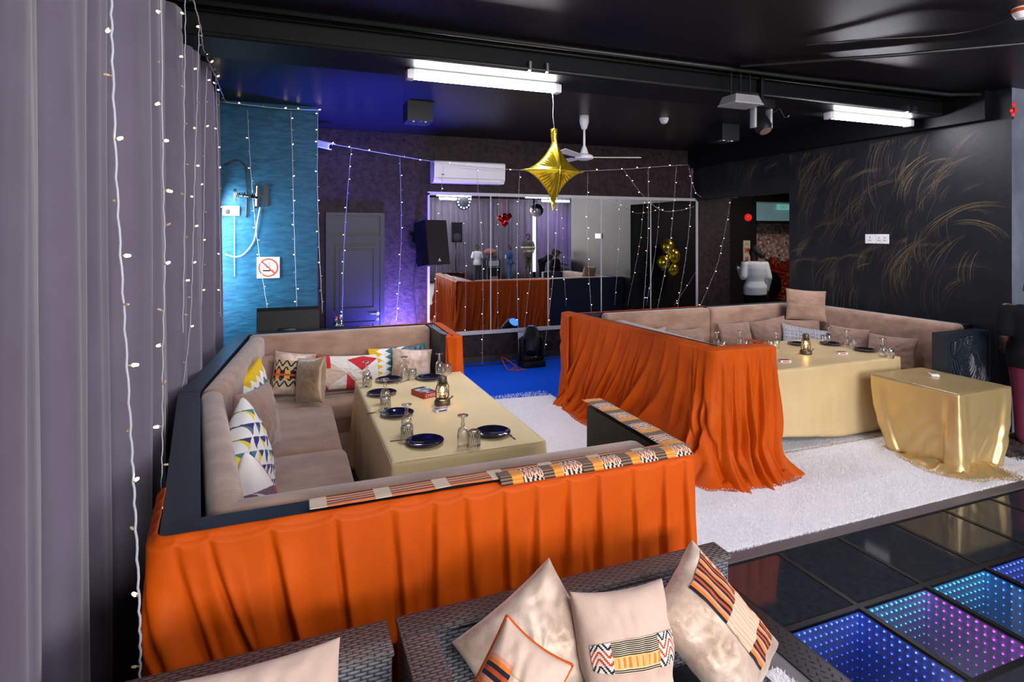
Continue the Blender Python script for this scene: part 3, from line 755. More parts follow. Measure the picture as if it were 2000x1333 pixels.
# ================================================================== KENTE RUNNERS
CRM, BLK, ORG, RST, YEL, PNK = (.70, .56, .42), (.012, .012, .022), (.80, .20, .03), (.50, .07, .02), (.75, .36, .06), (.72, .30, .20)
def kente_stripe(a, c, period=.205, blk=.055):
    # a: metres along, c: 0..1 across
    p = a % period
    if p < blk: return CRM
    return (ORG, PNK, BLK, ORG, PNK, BLK, ORG, CRM, BLK, PNK, ORG, BLK)[min(11, int(c*12))]
def kente_zig(a, c):
    p = a % .165
    if p < .045:
        return BLK if int(c*16) % 2 == 0 else (.24, .15, .09)
    if p < .085:
        return YEL if int(c*22) % 3 else ORG
    q = (p-.085)/.080; t1 = abs((q*2) % 1-.5)*2
    if abs(c-.5) > .42: return BLK if int(a*110) % 2 else CRM
    if abs(t1-c) < .10 or abs(t1-(1-c)) < .10: return RST if abs(c-.5) < .3 else BLK
    return CRM
def runner(name, label, p, q, wdt, z, fn, wave=.006, drop=0., seed=1):
    p = Vector(p); q = Vector(q); d = q-p; L = d.length; d /= L; n = Vector((-d.y, d.x))
    def g(u, v):
        x = p+d*(u*L)+n*((v-.5)*wdt*(1+.05*nz(u*L*6, v, seed))+.006*nz(u*L*3, 5, seed))
        return (x.x, x.y, z+.004+wave*(.5+.5*nz(u*L*7, v*2, seed))-drop*max(0, .35-v)**1.2)
    b = MB().grid(g, int(L/.0045), 24, colfn=lambda u, v: fn(u*L, v))
    o = b.build(name, 'kente', smooth=True); so = o.modifiers.new('thickness', 'SOLIDIFY'); so.thickness = .0022; so.offset = 1
    return tag(o, label, 'runner')
runner('woven_runner', 'striped kente runner with cream blocks along the front ledge of the left booth', (.06, 1.985), (1.46, 1.985), .075, 1.012, kente_stripe, seed=2)
runner('woven_runner', 'cream and black zigzag kente strip over the right half of the front ledge', (.70, 1.953), (1.52, 1.953), .062, 1.019, kente_zig, .004, drop=.08, seed=3)
runner('woven_runner', 'cream zigzag kente runner along the right end ledge of the left booth', (1.49, 1.95), (1.485, 2.70), .105, 1.014, kente_zig, .006, seed=4)
# ================================================================== TABLES
def table(name, label, x0, x1, y0, y1, h, ins=.05):
    t = thing(name, label, 'table', ((x0+x1)/2, (y0+y1)/2, 0))
    MB().rbox(x0+.01, x1-.01, y0+.01, y1-.01, h-.035, h-.006, .006, 2).build('tabletop', 'wood', t)
    for sx in (x0+ins, x1-ins-.04):
        for sy in (y0+ins, y1-ins-.04): MB().box(sx, sx+.04, sy, sy+.04, .018, h-.035).build('leg', 'wood', t)
    return t
def cloth(name, label, x0, x1, y0, y1, h, hem, mat_, seed, cf=.06, swell=.02, foldn=9, hemfn=None, gather=None):
    b = MB(); nx, ny = int((x1-x0)/.02), int((y1-y0)/.02)
    b.grid(lambda u, v: (lerp(x0, x1, u), lerp(y0, y1, v), h+.0012+.0022*nz(u*4, v*5, seed)+.003*exp(-((u-.5)*(x1-x0)/.008)**2)+.002*exp(-((v-.5)*(y1-y0)/.008)**2)+.002*exp(-((u-.22)*(x1-x0)/.008)**2)), nx, ny)
    pp, tot = path_pts([((x0+x1)/2, y1), (x0, y1), (x0, y0), (x1, y0), (x1, y1), ((x0+x1)/2, y1)], .012, .010); n = len(pp)-1
    cs = [(Vector((x0, y0))), Vector((x1, y0)), Vector((x1, y1)), Vector((x0, y1))]
    def fn(u, t):
        p, nr, s = pp[min(n, int(round(u*n)))]; zb = hem(p) if callable(hem) else hem
        z = lerp(h+.0012, zb, t); dc = min((p-c).length for c in cs)
        cor = exp(-(dc/.09)**2)
        fo = swell*t**1.3*(.5+.5*sin(s*foldn+1.5*nz(s*2, t, seed)))*.6+.006*t*nz(s*14, t*1.5, seed)+.012*t*nz(s*4.2, t*.7, seed+3)
        fo += cf*t**1.1*cor+.018*t*exp(-((dc-.075)/.028)**2)-.02*t*exp(-((dc-.13)/.04)**2)
        if hemfn: fo += hemfn(s/tot, t, p)
        q = p+nr*(.004+max(-.003, fo))
        if gather: q = gather(q, t)
        return (q.x, q.y, z)
    b.grid(fn, n, 26)
    o = b.build(name, mat_, smooth=50, weld=True); so = o.modifiers.new('thickness', 'SOLIDIFY'); so.thickness = .002; so.offset = 1
    return tag(o, label, 'tablecloth')
T1 = (.50, 1.375, 3.03, 4.82, .70); T2 = (3.80, 5.50, 3.86, 4.90, .70); T3 = (4.885, 5.55, 2.97, 3.70, .63)
table('low_table', 'low table hidden under the pale gold cloth in the left booth', *T1)
cloth('tablecloth', 'pale gold tablecloth hanging to the floor in the left booth', *T1, .03, 'cloth', 31, cf=.07, swell=.035, foldn=13)
table('low_table', 'low table hidden under the gold satin cloth in the right booth', *T2)
cloth('tablecloth', 'gold satin tablecloth hanging over the set table in the right booth', *T2, lambda p: lerp(.12, .04, smooth01((p.x-3.9)/.9)), 'satin_pale', 32, cf=.04, swell=.012)
table('side_table', 'small table hidden under the puddled gold satin cloth', *T3, ins=.16)
def swoop(f, t, p):
    x = (p.x-T3[0])/(T3[1]-T3[0]); y = (p.y-T3[2])/(T3[3]-T3[2]); r = 0
    # diagonal swags running down towards the front corner
    if y < .06: r += .006*t*sin(26*(x*.9+t*.8)+3*nz(x*3,t*2,1))*smooth01(t*2)
    if x < .06: r += .006*t*sin(24*(y*1.0-t*.95)+3*nz(y*3,t*2,2))*smooth01(t*2)
    return r
def gather3(q, t):
    # the hem is drawn in below the table, hanging full only at the front corner
    c = Vector((T3[0], T3[2])); d = q-c; k = .27*t**1.7
    l = d.length
    return c+d*(1-k*smooth01((l-.06)/.35))
c3 = cloth('tablecloth', 'puddled gold satin cloth over the small table beside the white rug', *T3, .022, 'satin', 33, cf=.05, swell=.012, foldn=7, hemfn=swoop, gather=gather3)
def puddled_hem(parent, mat_, ring, seed, w_in, w_out, hmax, nfold):
    # cloth lying in rumpled folds on the floor around a hem line (closed or open list of points)
    n = len(ring)
    def fn(u, v):
        i = u*(n-1); k = int(min(n-2, i)); p = Vector(ring[k]).lerp(Vector(ring[k+1]), i-k)
        d = (Vector(ring[min(n-1, k+1)])-Vector(ring[k])).normalized(); nr = Vector((d.y, -d.x))
        wv = w_out*(.55+.75*abs(nz(u*n*.55, 1.3, seed)))*min(1, 6*u, 6*(1-u))
        o = lerp(-w_in, wv, v); z = .012+hmax*(1-v)**1.3*(.45+.55*nz(u*9, v*2, seed))+.020*sin(pi*min(1, v*1.3))*(1+sin(u*nfold+5*v+2*nz(u*8, v, seed)))*.8
        q = p+nr*o+d*.02*nz(u*12, v*3, seed+4); return (q.x, q.y, max(.018, z))
    MB().grid(fn, max(60, n*8), 22).build('puddled_hem', mat_, parent, True)
puddled_hem(c3, 'satin', [(5.05, 3.50), (4.90, 3.30), (4.84, 3.10), (4.86, 2.96), (5.0, 2.92), (5.18, 2.93), (5.36, 3.02)], 5, .07, .25, .10, 46)
puddled_hem(d2, 'orange', [(2.72, 5.6), (2.78, 5.2), (2.84, 4.7), (2.90, 4.1), (2.97, 3.56), (3.05, 3.46), (3.3, 3.42), (3.62, 3.40), (3.72, 3.52)], 8, .05, .17, .06, 80)
# ================================================================== CUSHIONS
def cushion(name, label, W, Ht, T, c, normal, up, mat_, seed, colfn=None, n=56, group=None, pull=.07, wr=.010, roll=0, piping=None, slump=0, pinch=None):
    # c: centre; normal: direction the printed face looks; up: towards its top edge
    nrm = Vector(normal).normalized(); u_ = Vector(up); u_ = (u_-nrm*u_.dot(nrm)).normalized(); x_ = u_.cross(nrm)
    if roll:
        a = radians(roll); x_, u_ = x_*cos(a)+u_*sin(a), u_*cos(a)-x_*sin(a)
    R = Matrix((x_, u_, nrm)).transposed()
    def shape(u, v, sd):
        a, b_ = 2*u-1, 2*v-1
        # sample denser towards the rim
        a = sin(a*pi/2); b_ = sin(b_*pi/2)
        k = 1-pull*(1-b_*b_); l = 1-pull*(1-a*a)
        px = W/2*a*k; py = Ht/2*b_*l
        e = max(0, (1-a*a)*(1-b_*b_)); th = T/2*e**.37
        ang = atan2(b_, a); rr = sqrt(a*a+b_*b_)
        wk = wr*min(1, 3*e)*(.55*nz(ang*2.6, rr*1.3, seed+sd)+.6*nz(a*2.4, b_*2.4, seed+3*sd)+.35*nz(a*6, b_*6, seed+7*sd))+wr*.5*(e**.25)*sin(ang*14+seed)*max(0, rr-.55)
        if pinch: 
            d_ = (b_-pinch[0]); pk = exp(-(d_/pinch[1])**2); th *= 1-.38*pk; px *= 1-.10*pk
        z = sd*(th+wk)
        if slump: py -= slump*(1-abs(b_))*abs(a)*.0; z += slump*(b_*b_-.3)
        return Vector((px, py, z))
    b = MB()
    b.grid(lambda u, v: shape(u, v, 1), n, n, colfn=(lambda u, v: colfn((sin((2*u-1)*pi/2)+1)/2, (sin((2*v-1)*pi/2)+1)/2)) if colfn else None)
    b.grid(lambda u, v: shape(u, v, -1), n, n, flip=True, colfn=(lambda u, v: colfn((sin((2*u-1)*pi/2)+1)/2, (sin((2*v-1)*pi/2)+1)/2)) if colfn else None)
    o = b.build(name, mat_, local=True, smooth=True, weld=True)
    o.matrix_world = Matrix.Translation(Vector(c)) @ R.to_4x4()
    if piping:
        rim = [shape(i/40, 0, 1) for i in range(40)]+[shape(1, i/40, 1) for i in range(40)]+[shape(1-i/40, 1, 1) for i in range(40)]+[shape(0, 1-i/40, 1) for i in range(40)]
        MB().tube(rim, .0045, 6, closed=True).build('piping', piping, o, True, local=True)
    tag(o, label, 'cushion', group); return o, R, shape
def patch(o, shape, u0, u1, v0, v1, colfn, name='woven_patch', n=56, off=.0035, bow=0.):
    b = MB()
    def g(u, v):
        uu = lerp(u0, u1, u); k = bow*(1-(2*u-1)**2); vv = lerp(v0-k, v1+k, v)
        p = shape(uu, vv, 1); p.z += off; return p
    b.grid(g, n, n, colfn=colfn)
    x = b.build(name, 'kente', o, True, local=True); return x
def solid(c): return lambda u, v: c
WHT, RED, PUR, BEI = (.74, .70, .66), (.55, .025, .035), (.15, .075, .13), (.60, .47, .36)
YLW, TEA, NVY, GRY = (.78, .50, .02), (.04, .21, .24), (.025, .02, .15), (.10, .14, .16)
def zigzag(u, v):
    r = ((abs((v*5.5) % 1-.5)*2)*.17+u) 
    k = [(.16, (.76, .48, .01)), (.36, (.76, .48, .01)), (.60, (.85, .83, .80)), (.80, TEA), (1.0, (.85, .83, .80)), (2, TEA)]
    for t, c in k:
        if r < t: return c
    return TEA
def zig_grey(u, v):
    r = ((abs((u*5) % 1-.5)*2)*.14+v)
    for t, c in ((.24, (.76, .45, .01)), (.40, (.78, .50, .02)), (.56, (.82, .80, .78)), (.74, GRY), (.90, (.82, .80, .78)), (2, (.76, .48, .01))):
        if r < t: return c
    return YLW
def tris(pal, n, seed):
    def f(u, v):
        x, y = u*n, v*n; i, j = int(x), int(y); a, b_ = x-i, y-j
        up = (a+b_ < 1) if (i+j) % 2 else (a > b_)
        r = random.Random(i*71+j*13+seed+(500 if up else 0)); c = pal[r.randrange(len(pal))]
        return c
    return f
def blue_tri(u, v):
    n = 9.0; x, y = u*n, v*n*1.1; i, j = int(x), int(y); a, b_ = x-i, y-j
    t = a if (i+j) % 2 else 1-a
    if t < .12 or b_ < .1: return (.80, .79, .76)
    if b_ > t: return (.80, .79, .76)
    return (NVY, (.80, .62, .02), TEA, (.80, .62, .02), NVY, GRY)[(i*2+j*3+(i*j)) % 6]
def red_tri(u, v):
    # large red and cream triangles
    if u < .20: return RED if abs(v-.5) > (u/.20)*.5 or v > .62 else BEI
    if u < .46: return BEI if abs(v-.45) < (.46-u)*1.3 else WHT
    w_ = (u-.46)/.54
    if v > .52 and (v-.52)/.46 > abs(w_-.45)*1.7 and v < .97-.22*abs(w_-.45): return RED
    if v < .44 and w_ < .42 and v/.44 < 1-w_/.42: return RED
    return BEI if v < .5 and w_ < .75 and (u*7+v*3) % 2 < 1 else WHT
def geo(u, v):
    x, y = (u*9) % 1-.5, (v*7) % 1-.5; d = max(abs(x), abs(y)*1.1)
    a = (u*9+v*7*.5)
    return (.48, .48, .52) if .24 < d < .36 or d < .1 or d > .46 else (.13, .135, .17)
def kpatch(u, v):
    # stripes | cream block | stripes
    if .38 < u < .62: return (.66, .50, .36) if (int(v*40) % 4) else (.5, .36, .26)
    k = int(v*18) % 5
    return (BLK, ORG, PNK, BLK, RST)[k]
def kpatch2(u, v):
    if u < .62 and u > .22:
        if v > .52: return (.80, .62, .42) if int(v*34) % 2 else BLK
        if v > .14: return ORG if int(u*60) % 3 == 0 and abs(v-.33) < .15 else (.85, .48, .18)
        return BLK if int(v*34) % 2 else (.8, .62, .42)
    x = (u if u >= .62 else u+.1)*5.2; t = abs(x % 1-.5)*2
    for k in (0, .5):
        if abs(t-(v*2+k) % 1) < .12: return BLK if abs(v-.5) > .26 else RST
    return (.74, .66, .60)
def kpatch3(u, v):
    if v > .34 and v < .62: return (BLK, ORG, BLK, YEL)[int(u*8) % 4] if int(v*14) % 3 else (.45, .10, .02)
    x = u*5; t = abs(x % 1-.5)*2
    return BLK if abs(t-(v*4) % 1) < .2 else (.5, .38, .22)
sl = Vector((1, 0, .38))
# left booth, clockwise from the far left corner
cushion('throw_pillow', 'plain brown cushion in the far left corner of the left booth behind the zigzag one', .36, .34, .14, (-.24, 5.26, .70), (.45, -1, .3), (0, 0, 1), 'suede_dark', 1)
cushion('throw_pillow', 'yellow, white and grey zigzag cushion leaning on the left backrest of the left booth', .40, .38, .12, (-.225, 4.52, .75), (1, -.42, .22), (-.2, 0, 1), 'print', 2, zig_grey, n=120, roll=10)
cushion('throw_pillow', 'plump plain brown cushion between the zigzag and the triangle print cushions', .42, .40, .17, (-.18, 3.86, .75), (1, -.42, .25), (-.2, 0, 1), 'suede_dark', 3, roll=-8)
cushion('throw_pillow', 'long blue, yellow and green triangle print cushion on the left seat', .56, .46, .21, (-.185, 3.08, .76), (1, -.10, .22), (-.2, .0, 1), 'print', 4, blue_tri, n=150, roll=14)
cushion('throw_pillow', 'red, white and purple triangle print cushion nearest the front ledge', .40, .42, .20, (-.115, 2.50, .735), (1, -.06, .20), (-.2, 0, 1), 'print', 5, tris([WHT, RED, PUR, WHT, BEI, RED], 4.0, 9), n=140, roll=28)
o, R, sh = cushion('throw_pillow', 'fawn cushion with an orange and black woven panel on the back seat', .34, .36, .12, (.03, 5.20, .715), (.2, -1, .32), (.12, 0, 1), 'velvet', 6, roll=-4)
patch(o, sh, .06, .80, .26, .70, kpatch3)
cushion('throw_pillow', 'gold velvet cushion turned edge on beside the woven panel cushion', .32, .36, .15, (.165, 5.03, .69), (-1, -.75, .25), (.15, 0, 1), 'gold_velvet', 7, roll=14, piping='gold_velvet')
cushion('throw_pillow', 'oblong cream cushion with large red triangles on the back seat', .56, .30, .11, (.49, 5.26, .675), (.05, -1, .30), (0, 0, 1), 'print', 8, red_tri, n=140, roll=-3)
cushion('throw_pillow', 'teal, white and yellow zigzag cushion propped by the end panel', .34, .32, .10, (.83, 5.30, .70), (.0, -1, .30), (0, 0, 1), 'print', 9, zigzag, n=120)
cushion('throw_pillow', 'shimmering champagne cushion in front of the teal zigzag one', .36, .31, .10, (1.02, 5.16, .705), (-.08, -1, .32), (0, 0, 1), 'velvet', 10, roll=-5)
cushion('throw_pillow', 'dark teal cushion peeping out behind the champagne cushion', .24, .28, .08, (1.10, 5.34, .715), (.2, -1, .28), (0, 0, 1), pm('teal_satin', (.02, .11, .14), .4, sheen=.3), 11, roll=6)
# right booth
cushion('throw_pillow', 'grey print cushion with orange edge showing behind the orange drape', .34, .34, .10, (3.80, 5.40, .665), (.0, -1, .30), (0, 0, 1), 'print', 12, geo, n=60, piping='orange', roll=8)
cushion('throw_pillow', 'wide brown cushion left of the seam in the right booth backrest', .50, .34, .12, (4.16, 5.36, .65), (-.05, -1, .35), (0, 0, 1), 'suede_dark', 13)
cushion('throw_pillow', 'square brown cushion just right of the seam in the right booth backrest', .44, .36, .12, (4.88, 5.38, .67), (-.08, -1, .30), (0, 0, 1), 'suede_dark', 14)
cushion('throw_pillow', 'brown cushion turned sideways left of the grey geometric cushion', .42, .38, .14, (5.32, 5.30, .69), (-.75, -1, .25), (0, 0, 1), 'suede_dark', 15, roll=14)
cushion('throw_pillow', 'plain brown cushion under the one on top in the corner of the right booth', .48, .36, .15, (5.72, 5.24, .68), (-.55, -1, .35), (0, 0, 1), 'suede_dark', 16)
cushion('throw_pillow', 'grey and white geometric print cushion in the corner of the right booth', .52, .34, .12, (5.56, 5.02, .645), (-.45, -1, .55), (0, 0, 1), 'print', 17, geo, n=130, roll=-10)
cushion('throw_pillow', 'large taupe cushion perched on top of the corner backrest', .46, .38, .15, (5.86, 5.28, 1.02), (-.60, -1, .30), (0, 0, 1), 'suede', 18, roll=-4)
cushion('throw_pillow', 'brown cushion against the right backrest behind the middle plate', .44, .36, .14, (5.86, 4.72, .66), (-1, -.25, .35), (0, 0, 1), 'suede_dark', 19)
cushion('throw_pillow', 'brown cushion against the right backrest nearest the carved end panel', .46, .36, .14, (5.84, 4.20, .65), (-1, -.30, .38), (0, 0, 1), 'suede_dark', 20)
# wicker sofas in front
PW = dict(n=72)
cushion('throw_pillow', 'big champagne crushed velvet cushion standing on its corner, left on the wicker sofa', .36, .345, .15, PY(1046, 1278, 1.55), (-.18, -1, .45), (0, .2, 1), 'velvet', 21, roll=29, wr=.014, **PW)
o, R, sh = cushion('throw_pillow', 'peach cushion pinched by a kente band in the middle of the wicker sofa', .31, .44, .16, PY(1230, 1318, 1.42), (-.02, -1, .50), (-.05, .3, 1), 'peach', 22, roll=-7, pinch=(-.12, .20), wr=.012, **PW)
patch(o, sh, .14, .97, .545, .635, kpatch2, n=84, bow=.02)
o, R, sh = cushion('throw_pillow', 'champagne velvet cushion with striped band leaning at the right end of the wicker sofa', .41, .29, .16, PY(1396, 1232, 1.45), (.10, -1, .50), (0, .3, 1), 'velvet', 23, roll=-56, wr=.013, **PW)
patch(o, sh, .16, .76, .50, .86, lambda u, v: kpatch(min(.99, u*.8+.0), v) if v < .9 else (ORG if int(u*30) % 3 else CRM), n=72)
o, R, sh = cushion('throw_pillow', 'small peach cushion with orange piping in front of the champagne velvet one', .185, .34, .12, PY(978, 1402, 1.24), (-.25, -1, .55), (0, .3, 1), 'peach', 24, roll=-40, piping='orange', **PW)
patch(o, sh, .03, .97, .36, .68, kpatch, n=72, bow=.03)
cushion('throw_pillow', 'pale peach cushion lying on the left wicker seat', .42, .34, .12, PY(490, 1462, 1.46), (.0, -1, .95), (0, .6, 1), 'peach', 25, roll=1, **PW)
# ================================================================== WICKER SOFAS
def wbox(b, *a, r=.012): b.rbox(*a, r, 2)
ws = thing('wicker_sofa', 'dark grey wicker sofa with the three large cushions in the foreground', 'sofa', (.9, 1.3, 0))
MB().rbox(.30, 1.47, 1.655, 1.735, .04, .735, .008, 2).build('backrest', 'wicker', ws, 40)
MB().rbox(.295, 1.475, 1.645, 1.74, .735, .752, .006, 2).build('top_rail', 'wicker_top', ws, 40)
a_ = MB().rbox(.30, .39, .75, 1.655, .04, .735, .008, 2).build('armrest', 'wicker', ws, 40)
MB().rbox(.295, .395, .745, 1.645, .735, .752, .006, 2).build('top_rail', 'wicker_top', a_, 40)
a_ = MB().rbox(1.40, 1.47, .75, 1.655, .04, .44, .008, 2).build('armrest', 'wicker', ws, 40)
MB().rbox(.39, 1.40, .78, 1.655, .04, .30, .008, 2).build('seat_base', 'wicker', ws, 40)
MB().rbox(.395, .91, .79, 1.65, .30, .42, .03, 4).build('seat_cushion', 'leather', ws, True)
MB().rbox(.915, 1.46, .79, 1.65, .30, .42, .03, 4).build('seat_cushion', 'leather', ws, True)
ws = thing('wicker_armchair', 'dark grey wicker seat at the bottom left below the orange drape', 'sofa', (-.05, 1.3, 0))
MB().rbox(-.54, .265, 1.60, 1.735, .04, .735, .008, 2).build('backrest', 'wicker', ws, 40)
MB().rbox(-.545, .27, 1.595, 1.74, .735, .752, .006, 2).build('top_rail', 'wicker_top', ws, 40)
MB().rbox(-.54, .26, .80, 1.60, .04, .30, .008, 2).build('seat_base', 'wicker', ws, 40)
MB().rbox(-.53, .255, .80, 1.59, .30, .43, .03, 4).build('seat_cushion', 'leather', ws, True)
# ================================================================== TABLEWARE
HT = .7015
def plate_proto(z):
    b = MB().lathe([(.0, .003), (.060, .003), (.066, .006), (.100, .016), (.107, .019), (.108, .021), (.104, .021), (.070, .011), (.060, .0075), (.0, .007)], seg=40)
    b.lathe([(.055, 0), (.058, 0), (.058, .004), (.055, .004)], seg=40)
    return b
def goblet_mb():
    return MB().lathe([(.030, 0), (.0315, .001), (.032, .05), (.031, .085), (.022, .105), (.010, .113), (.0085, .119), (.013, .127), (.0085, .134), (.0075, .143), (.0105, .150), (.0075, .156), (.009, .162), (.026, .170), (.031, .174), (.031, .177), (.0, .178)], seg=24)
def tumbler_mb():
    b = MB(); prof = [(.033, 0), (.034, .003), (.0345, .03), (.0345, .06), (.034, .088), (.031, .094), (.0, .095)]
    b.lathe(prof, seg=24)
    return b
def cut_mb():
    b = MB(); 
    for k in range(16):
        a = 2*pi*k/16
        for sg in (-1, 1):
            b.tube([(.0350*cos(a+sg*.4*t), .0350*sin(a+sg*.4*t), .012+.07*t) for t in (0, .33, .66, 1)], .0012, 4)
    return b
def place(mk, name, label, cat, loc, mat_, group, rot=0., parts=None):
    global _proto
    if name in _proto: return dup(_proto[name], loc, (0, 0, rot), label, group)
    o = mk().build(name, mat_, local=True, smooth=True); o.location = loc; o.rotation_euler = (0, 0, rot)
    if parts:
        for pn, pmb, pmat in parts: pmb().build(pn, pmat, o, True, local=True)
    _proto[name] = o; return tag(o, label, cat, group)
_proto = {}
def sticker(): return MB().box(-.012, .012, -.0358, -.0350, .012, .026)
for (u, v), lab in (((760, 745), 'blue black plate at the far left of the pale gold cloth'), ((746, 771.5), 'blue black plate on the left edge, second from the far end'), ((776, 811.6), 'blue black plate on the left edge beside the third upturned goblet'), ((830, 867), 'blue black plate nearest the front left corner of the pale gold table'), ((962, 849), 'blue black plate with a fork beside it at the front right'), ((839, 741), 'blue black plate behind the lantern on the pale gold table')):
    place(lambda: plate_proto(0), 'dinner_plate', lab, 'plate', PZ(u, v, HT), 'plate', 'plates on the left table')
for (u, v), lab in (((1559, 674), 'black plate just left of the lit lantern on the right table'), ((1622, 674), 'black plate in the middle of the far side of the right table'), ((1689, 686), 'black plate nearest the right end of the right table')):
    place(lambda: plate_proto(0), 'dinner_plate', lab, 'plate', PZ(u, v, HT), 'plate', 'plates on the right table')
gob = [((716, 750), 'far left corner of the pale gold table'), ((752, 790), 'left edge beside the second plate'), ((794, 848), 'left edge beside the third plate'), ((904, 873), 'front of the pale gold table, left of a tumbler'), ((789, 739), 'far end beside the far left plate'), ((858, 731), 'far end behind the lantern')]
for (u, v), lab in gob: place(goblet_mb, 'goblet', 'upturned clear goblet, '+lab, 'glass', PZ(u, v, HT), 'glass', 'upturned goblets on the left table')
tum = [((717.5, 758), 'far left corner of the pale gold table'), ((753, 801), 'by the second goblet on the left edge'), ((795, 861), 'by the third plate on the left edge'), ((926, 874), 'front of the pale gold table with a small blue sticker'), ((805, 743), 'far end between two goblets'), ((873, 732), 'far right corner of the pale gold table')]
for k, ((u, v), lab) in enumerate(tum): place(tumbler_mb, 'tumbler', 'upturned cut glass tumbler, '+lab, 'glass', PZ(u, v, HT), 'glass', 'tumblers on the left table', rot=.3*k-.3, parts=[('cut_pattern', cut_mb, 'cut_glass'), ('sticker', sticker, 'card_blue')])
gob = [((1516, 682), 'left of the lit lantern'), ((1618, 671), 'behind the middle plate'), ((1653, 679), 'between the two right plates'), ((1724, 697), 'at the right end'), ((1400, 682), 'farthest left, above the orange drape'), ((1445, 680), 'second from the left, above the orange drape')]
for (u, v), lab in gob: place(goblet_mb, 'goblet', 'upturned clear goblet on the right table, '+lab, 'glass', PZ(u, v, HT), 'glass', 'upturned goblets on the right table')
tum = [((1504, 684), 'left of the lit lantern'), ((1610, 672), 'beside the middle plate'), ((1666, 682), 'between the two right plates'), ((1738, 700), 'at the right end'), ((1456, 684), 'second from the left, above the orange drape'), ((1412, 686), 'farthest left, above the orange drape')]
for k, ((u, v), lab) in enumerate(tum): place(tumbler_mb, 'tumbler', 'upturned cut glass tumbler on the right table, '+lab, 'glass', PZ(u, v, HT), 'glass', 'tumblers on the right table', rot=.5*k)
def fork_mb():
    b = MB().tube([(0, -.085, .004), (0, -.02, .006), (0, .02, .005)], [.0045, .003, .0028], 6)
    b.box(-.009, .009, .02, .034, .003, .0055)
    for k in range(4): b.box(-.009+k*.0052, -.0065+k*.0052, .034, .075, .003, .005)
    return b
for (u, v), (u2, v2), lab in (((984, 840), (1008, 862), 'right of the front right plate'), ((752, 806), (733, 808), 'beside the second goblet on the left edge'), ((800, 860), (783, 862), 'beside the third tumbler on the left edge'), ((794, 745), (783, 749), 'beside the far left plate')):
    p, q = PZ(u, v, HT), PZ(u2, v2, HT); d = p-q
    place(fork_mb, 'fork', 'steel fork, '+lab, 'fork', (p+q)/2, 'steel', 'forks on the left table', rot=atan2(d.y, d.x)-pi/2)
def lantern(loc, label, rot):
    t = thing('hurricane_lantern', label, 'lantern', loc, (0, 0, rot))
    MB().lathe([(0, 0), (.052, 0), (.056, .006), (.056, .028), (.048, .040), (.024, .046), (.024, .058), (.018, .06), (0, .06)], seg=28).build('fuel_base', 'lantern', t, 40, local=True)
    MB().lathe([(.020, .058), (.034, .075), (.039, .095), (.034, .118), (.024, .134)], seg=24).build('globe', 'glass', t, True, local=True)
    MB().lathe([(.024, .132), (.030, .136), (.034, .150), (.030, .156), (.022, .160), (.024, .176), (.032, .180), (.030, .196), (.012, .204), (0, .205)], seg=24).build('chimney', 'lantern', t, 40, local=True)
    b = MB()
    for s in (-1, 1): b.tube([(s*.040, 0, .034), (s*.050, 0, .06), (s*.048, 0, .125), (s*.036, 0, .15), (s*.026, 0, .188)], .0055, 8)
    b.build('side_tube', 'lantern', t, True, local=True)
    b = MB()
    for k in range(4):
        a = pi/4+pi/2*k; b.tube([(.022*cos(a), .022*sin(a), .06), (.043*cos(a), .043*sin(a), .095), (.024*cos(a), .024*sin(a), .135)], .0014, 5)
    b.tube([(.0425*cos(x*pi/10), .0425*sin(x*pi/10), .096) for x in range(20)], .0014, 5, closed=True).build('globe_guard', 'lantern', t, True, local=True)
    MB().lathe([(0, .062), (.006, .068), (.008, .078), (.004, .094), (0, .102)], seg=10).build('flame', 'flame', t, True, local=True)
    MB().cap((.05, -.015, .036), (.068, -.02, .05), .006, .007).build('filler_cap', 'lantern', t, True, local=True)
    point('lantern_glow', Vector(loc)+Vector((0, 0, .085)), .9, (1, .5, .16), .012)
lantern(PZ(864, 791, HT), 'pewter hurricane lantern in the middle of the pale gold table', .3)
lantern(PZ(1574, 692, HT), 'lit pewter hurricane lantern on the right table', -.2)
# boxed game and card packs
p = PZ(828, 768, HT+.02); ang = 1.95
g = thing('game_box', 'red and white chess game box lying on the pale gold table', 'box', (p.x, p.y, HT), (0, 0, ang-pi/2))
MB().box(-.055, .055, -.085, .085, 0, .042).build('box_body', 'card_red', g, local=True)
MB().box(-.0545, .0545, -.0845, .0845, .042, .0435).build('box_top', pm('game_box_lid', (.62, .62, .66), .3, col2=(.05, .05, .07), nscale=22, lo=.45, hi=.55), g, local=True)
b = MB(); text_mesh(b, 'CHESS', .030, frame_mat((0, -.0855, .020), (1, 0, 0), (0, 0, 1)), depth=.0004); b.build('lettering', 'card_white', g, local=True)
for (u, v), ang, lab, mt in (((861, 803), .18, 'white and blue card pack in front of the lantern', 'card_blue'), ((1643, 691.5), -.35, 'white and red card pack right of the lit lantern', 'card_red'), ((1532, 707), -.35, 'white and red card pack at the front left of the right table', 'card_red')):
    p = PZ(u, v, HT)
    c = thing('card_pack', lab, 'card pack', (p.x, p.y, HT), (0, 0, ang))
    MB().box(-.048, .048, -.032, .032, 0, .019).build('box_body', 'card_white', c, local=True)
    MB().box(-.044, .044, -.028, .028, .019, .0195).box(-.03, .03, -.0325, -.032, .005, .014).build('print', mt, c, local=True)
p = PZ(1824, 735, T3[4]+.002)
t = thing('remote_control', 'white handset with grey screen on the small gold satin table', 'remote', (p.x, p.y, T3[4]+.004), (0, 0, -.75))
MB().rbox(-.032, .032, -.052, .052, 0, .022, .009, 3).build('handset', 'white', t, True, local=True)
MB().box(-.024, .024, -.002, .040, .022, .0226).build('screen', pm('grey_screen', (.16, .20, .22), .2), t, local=True)
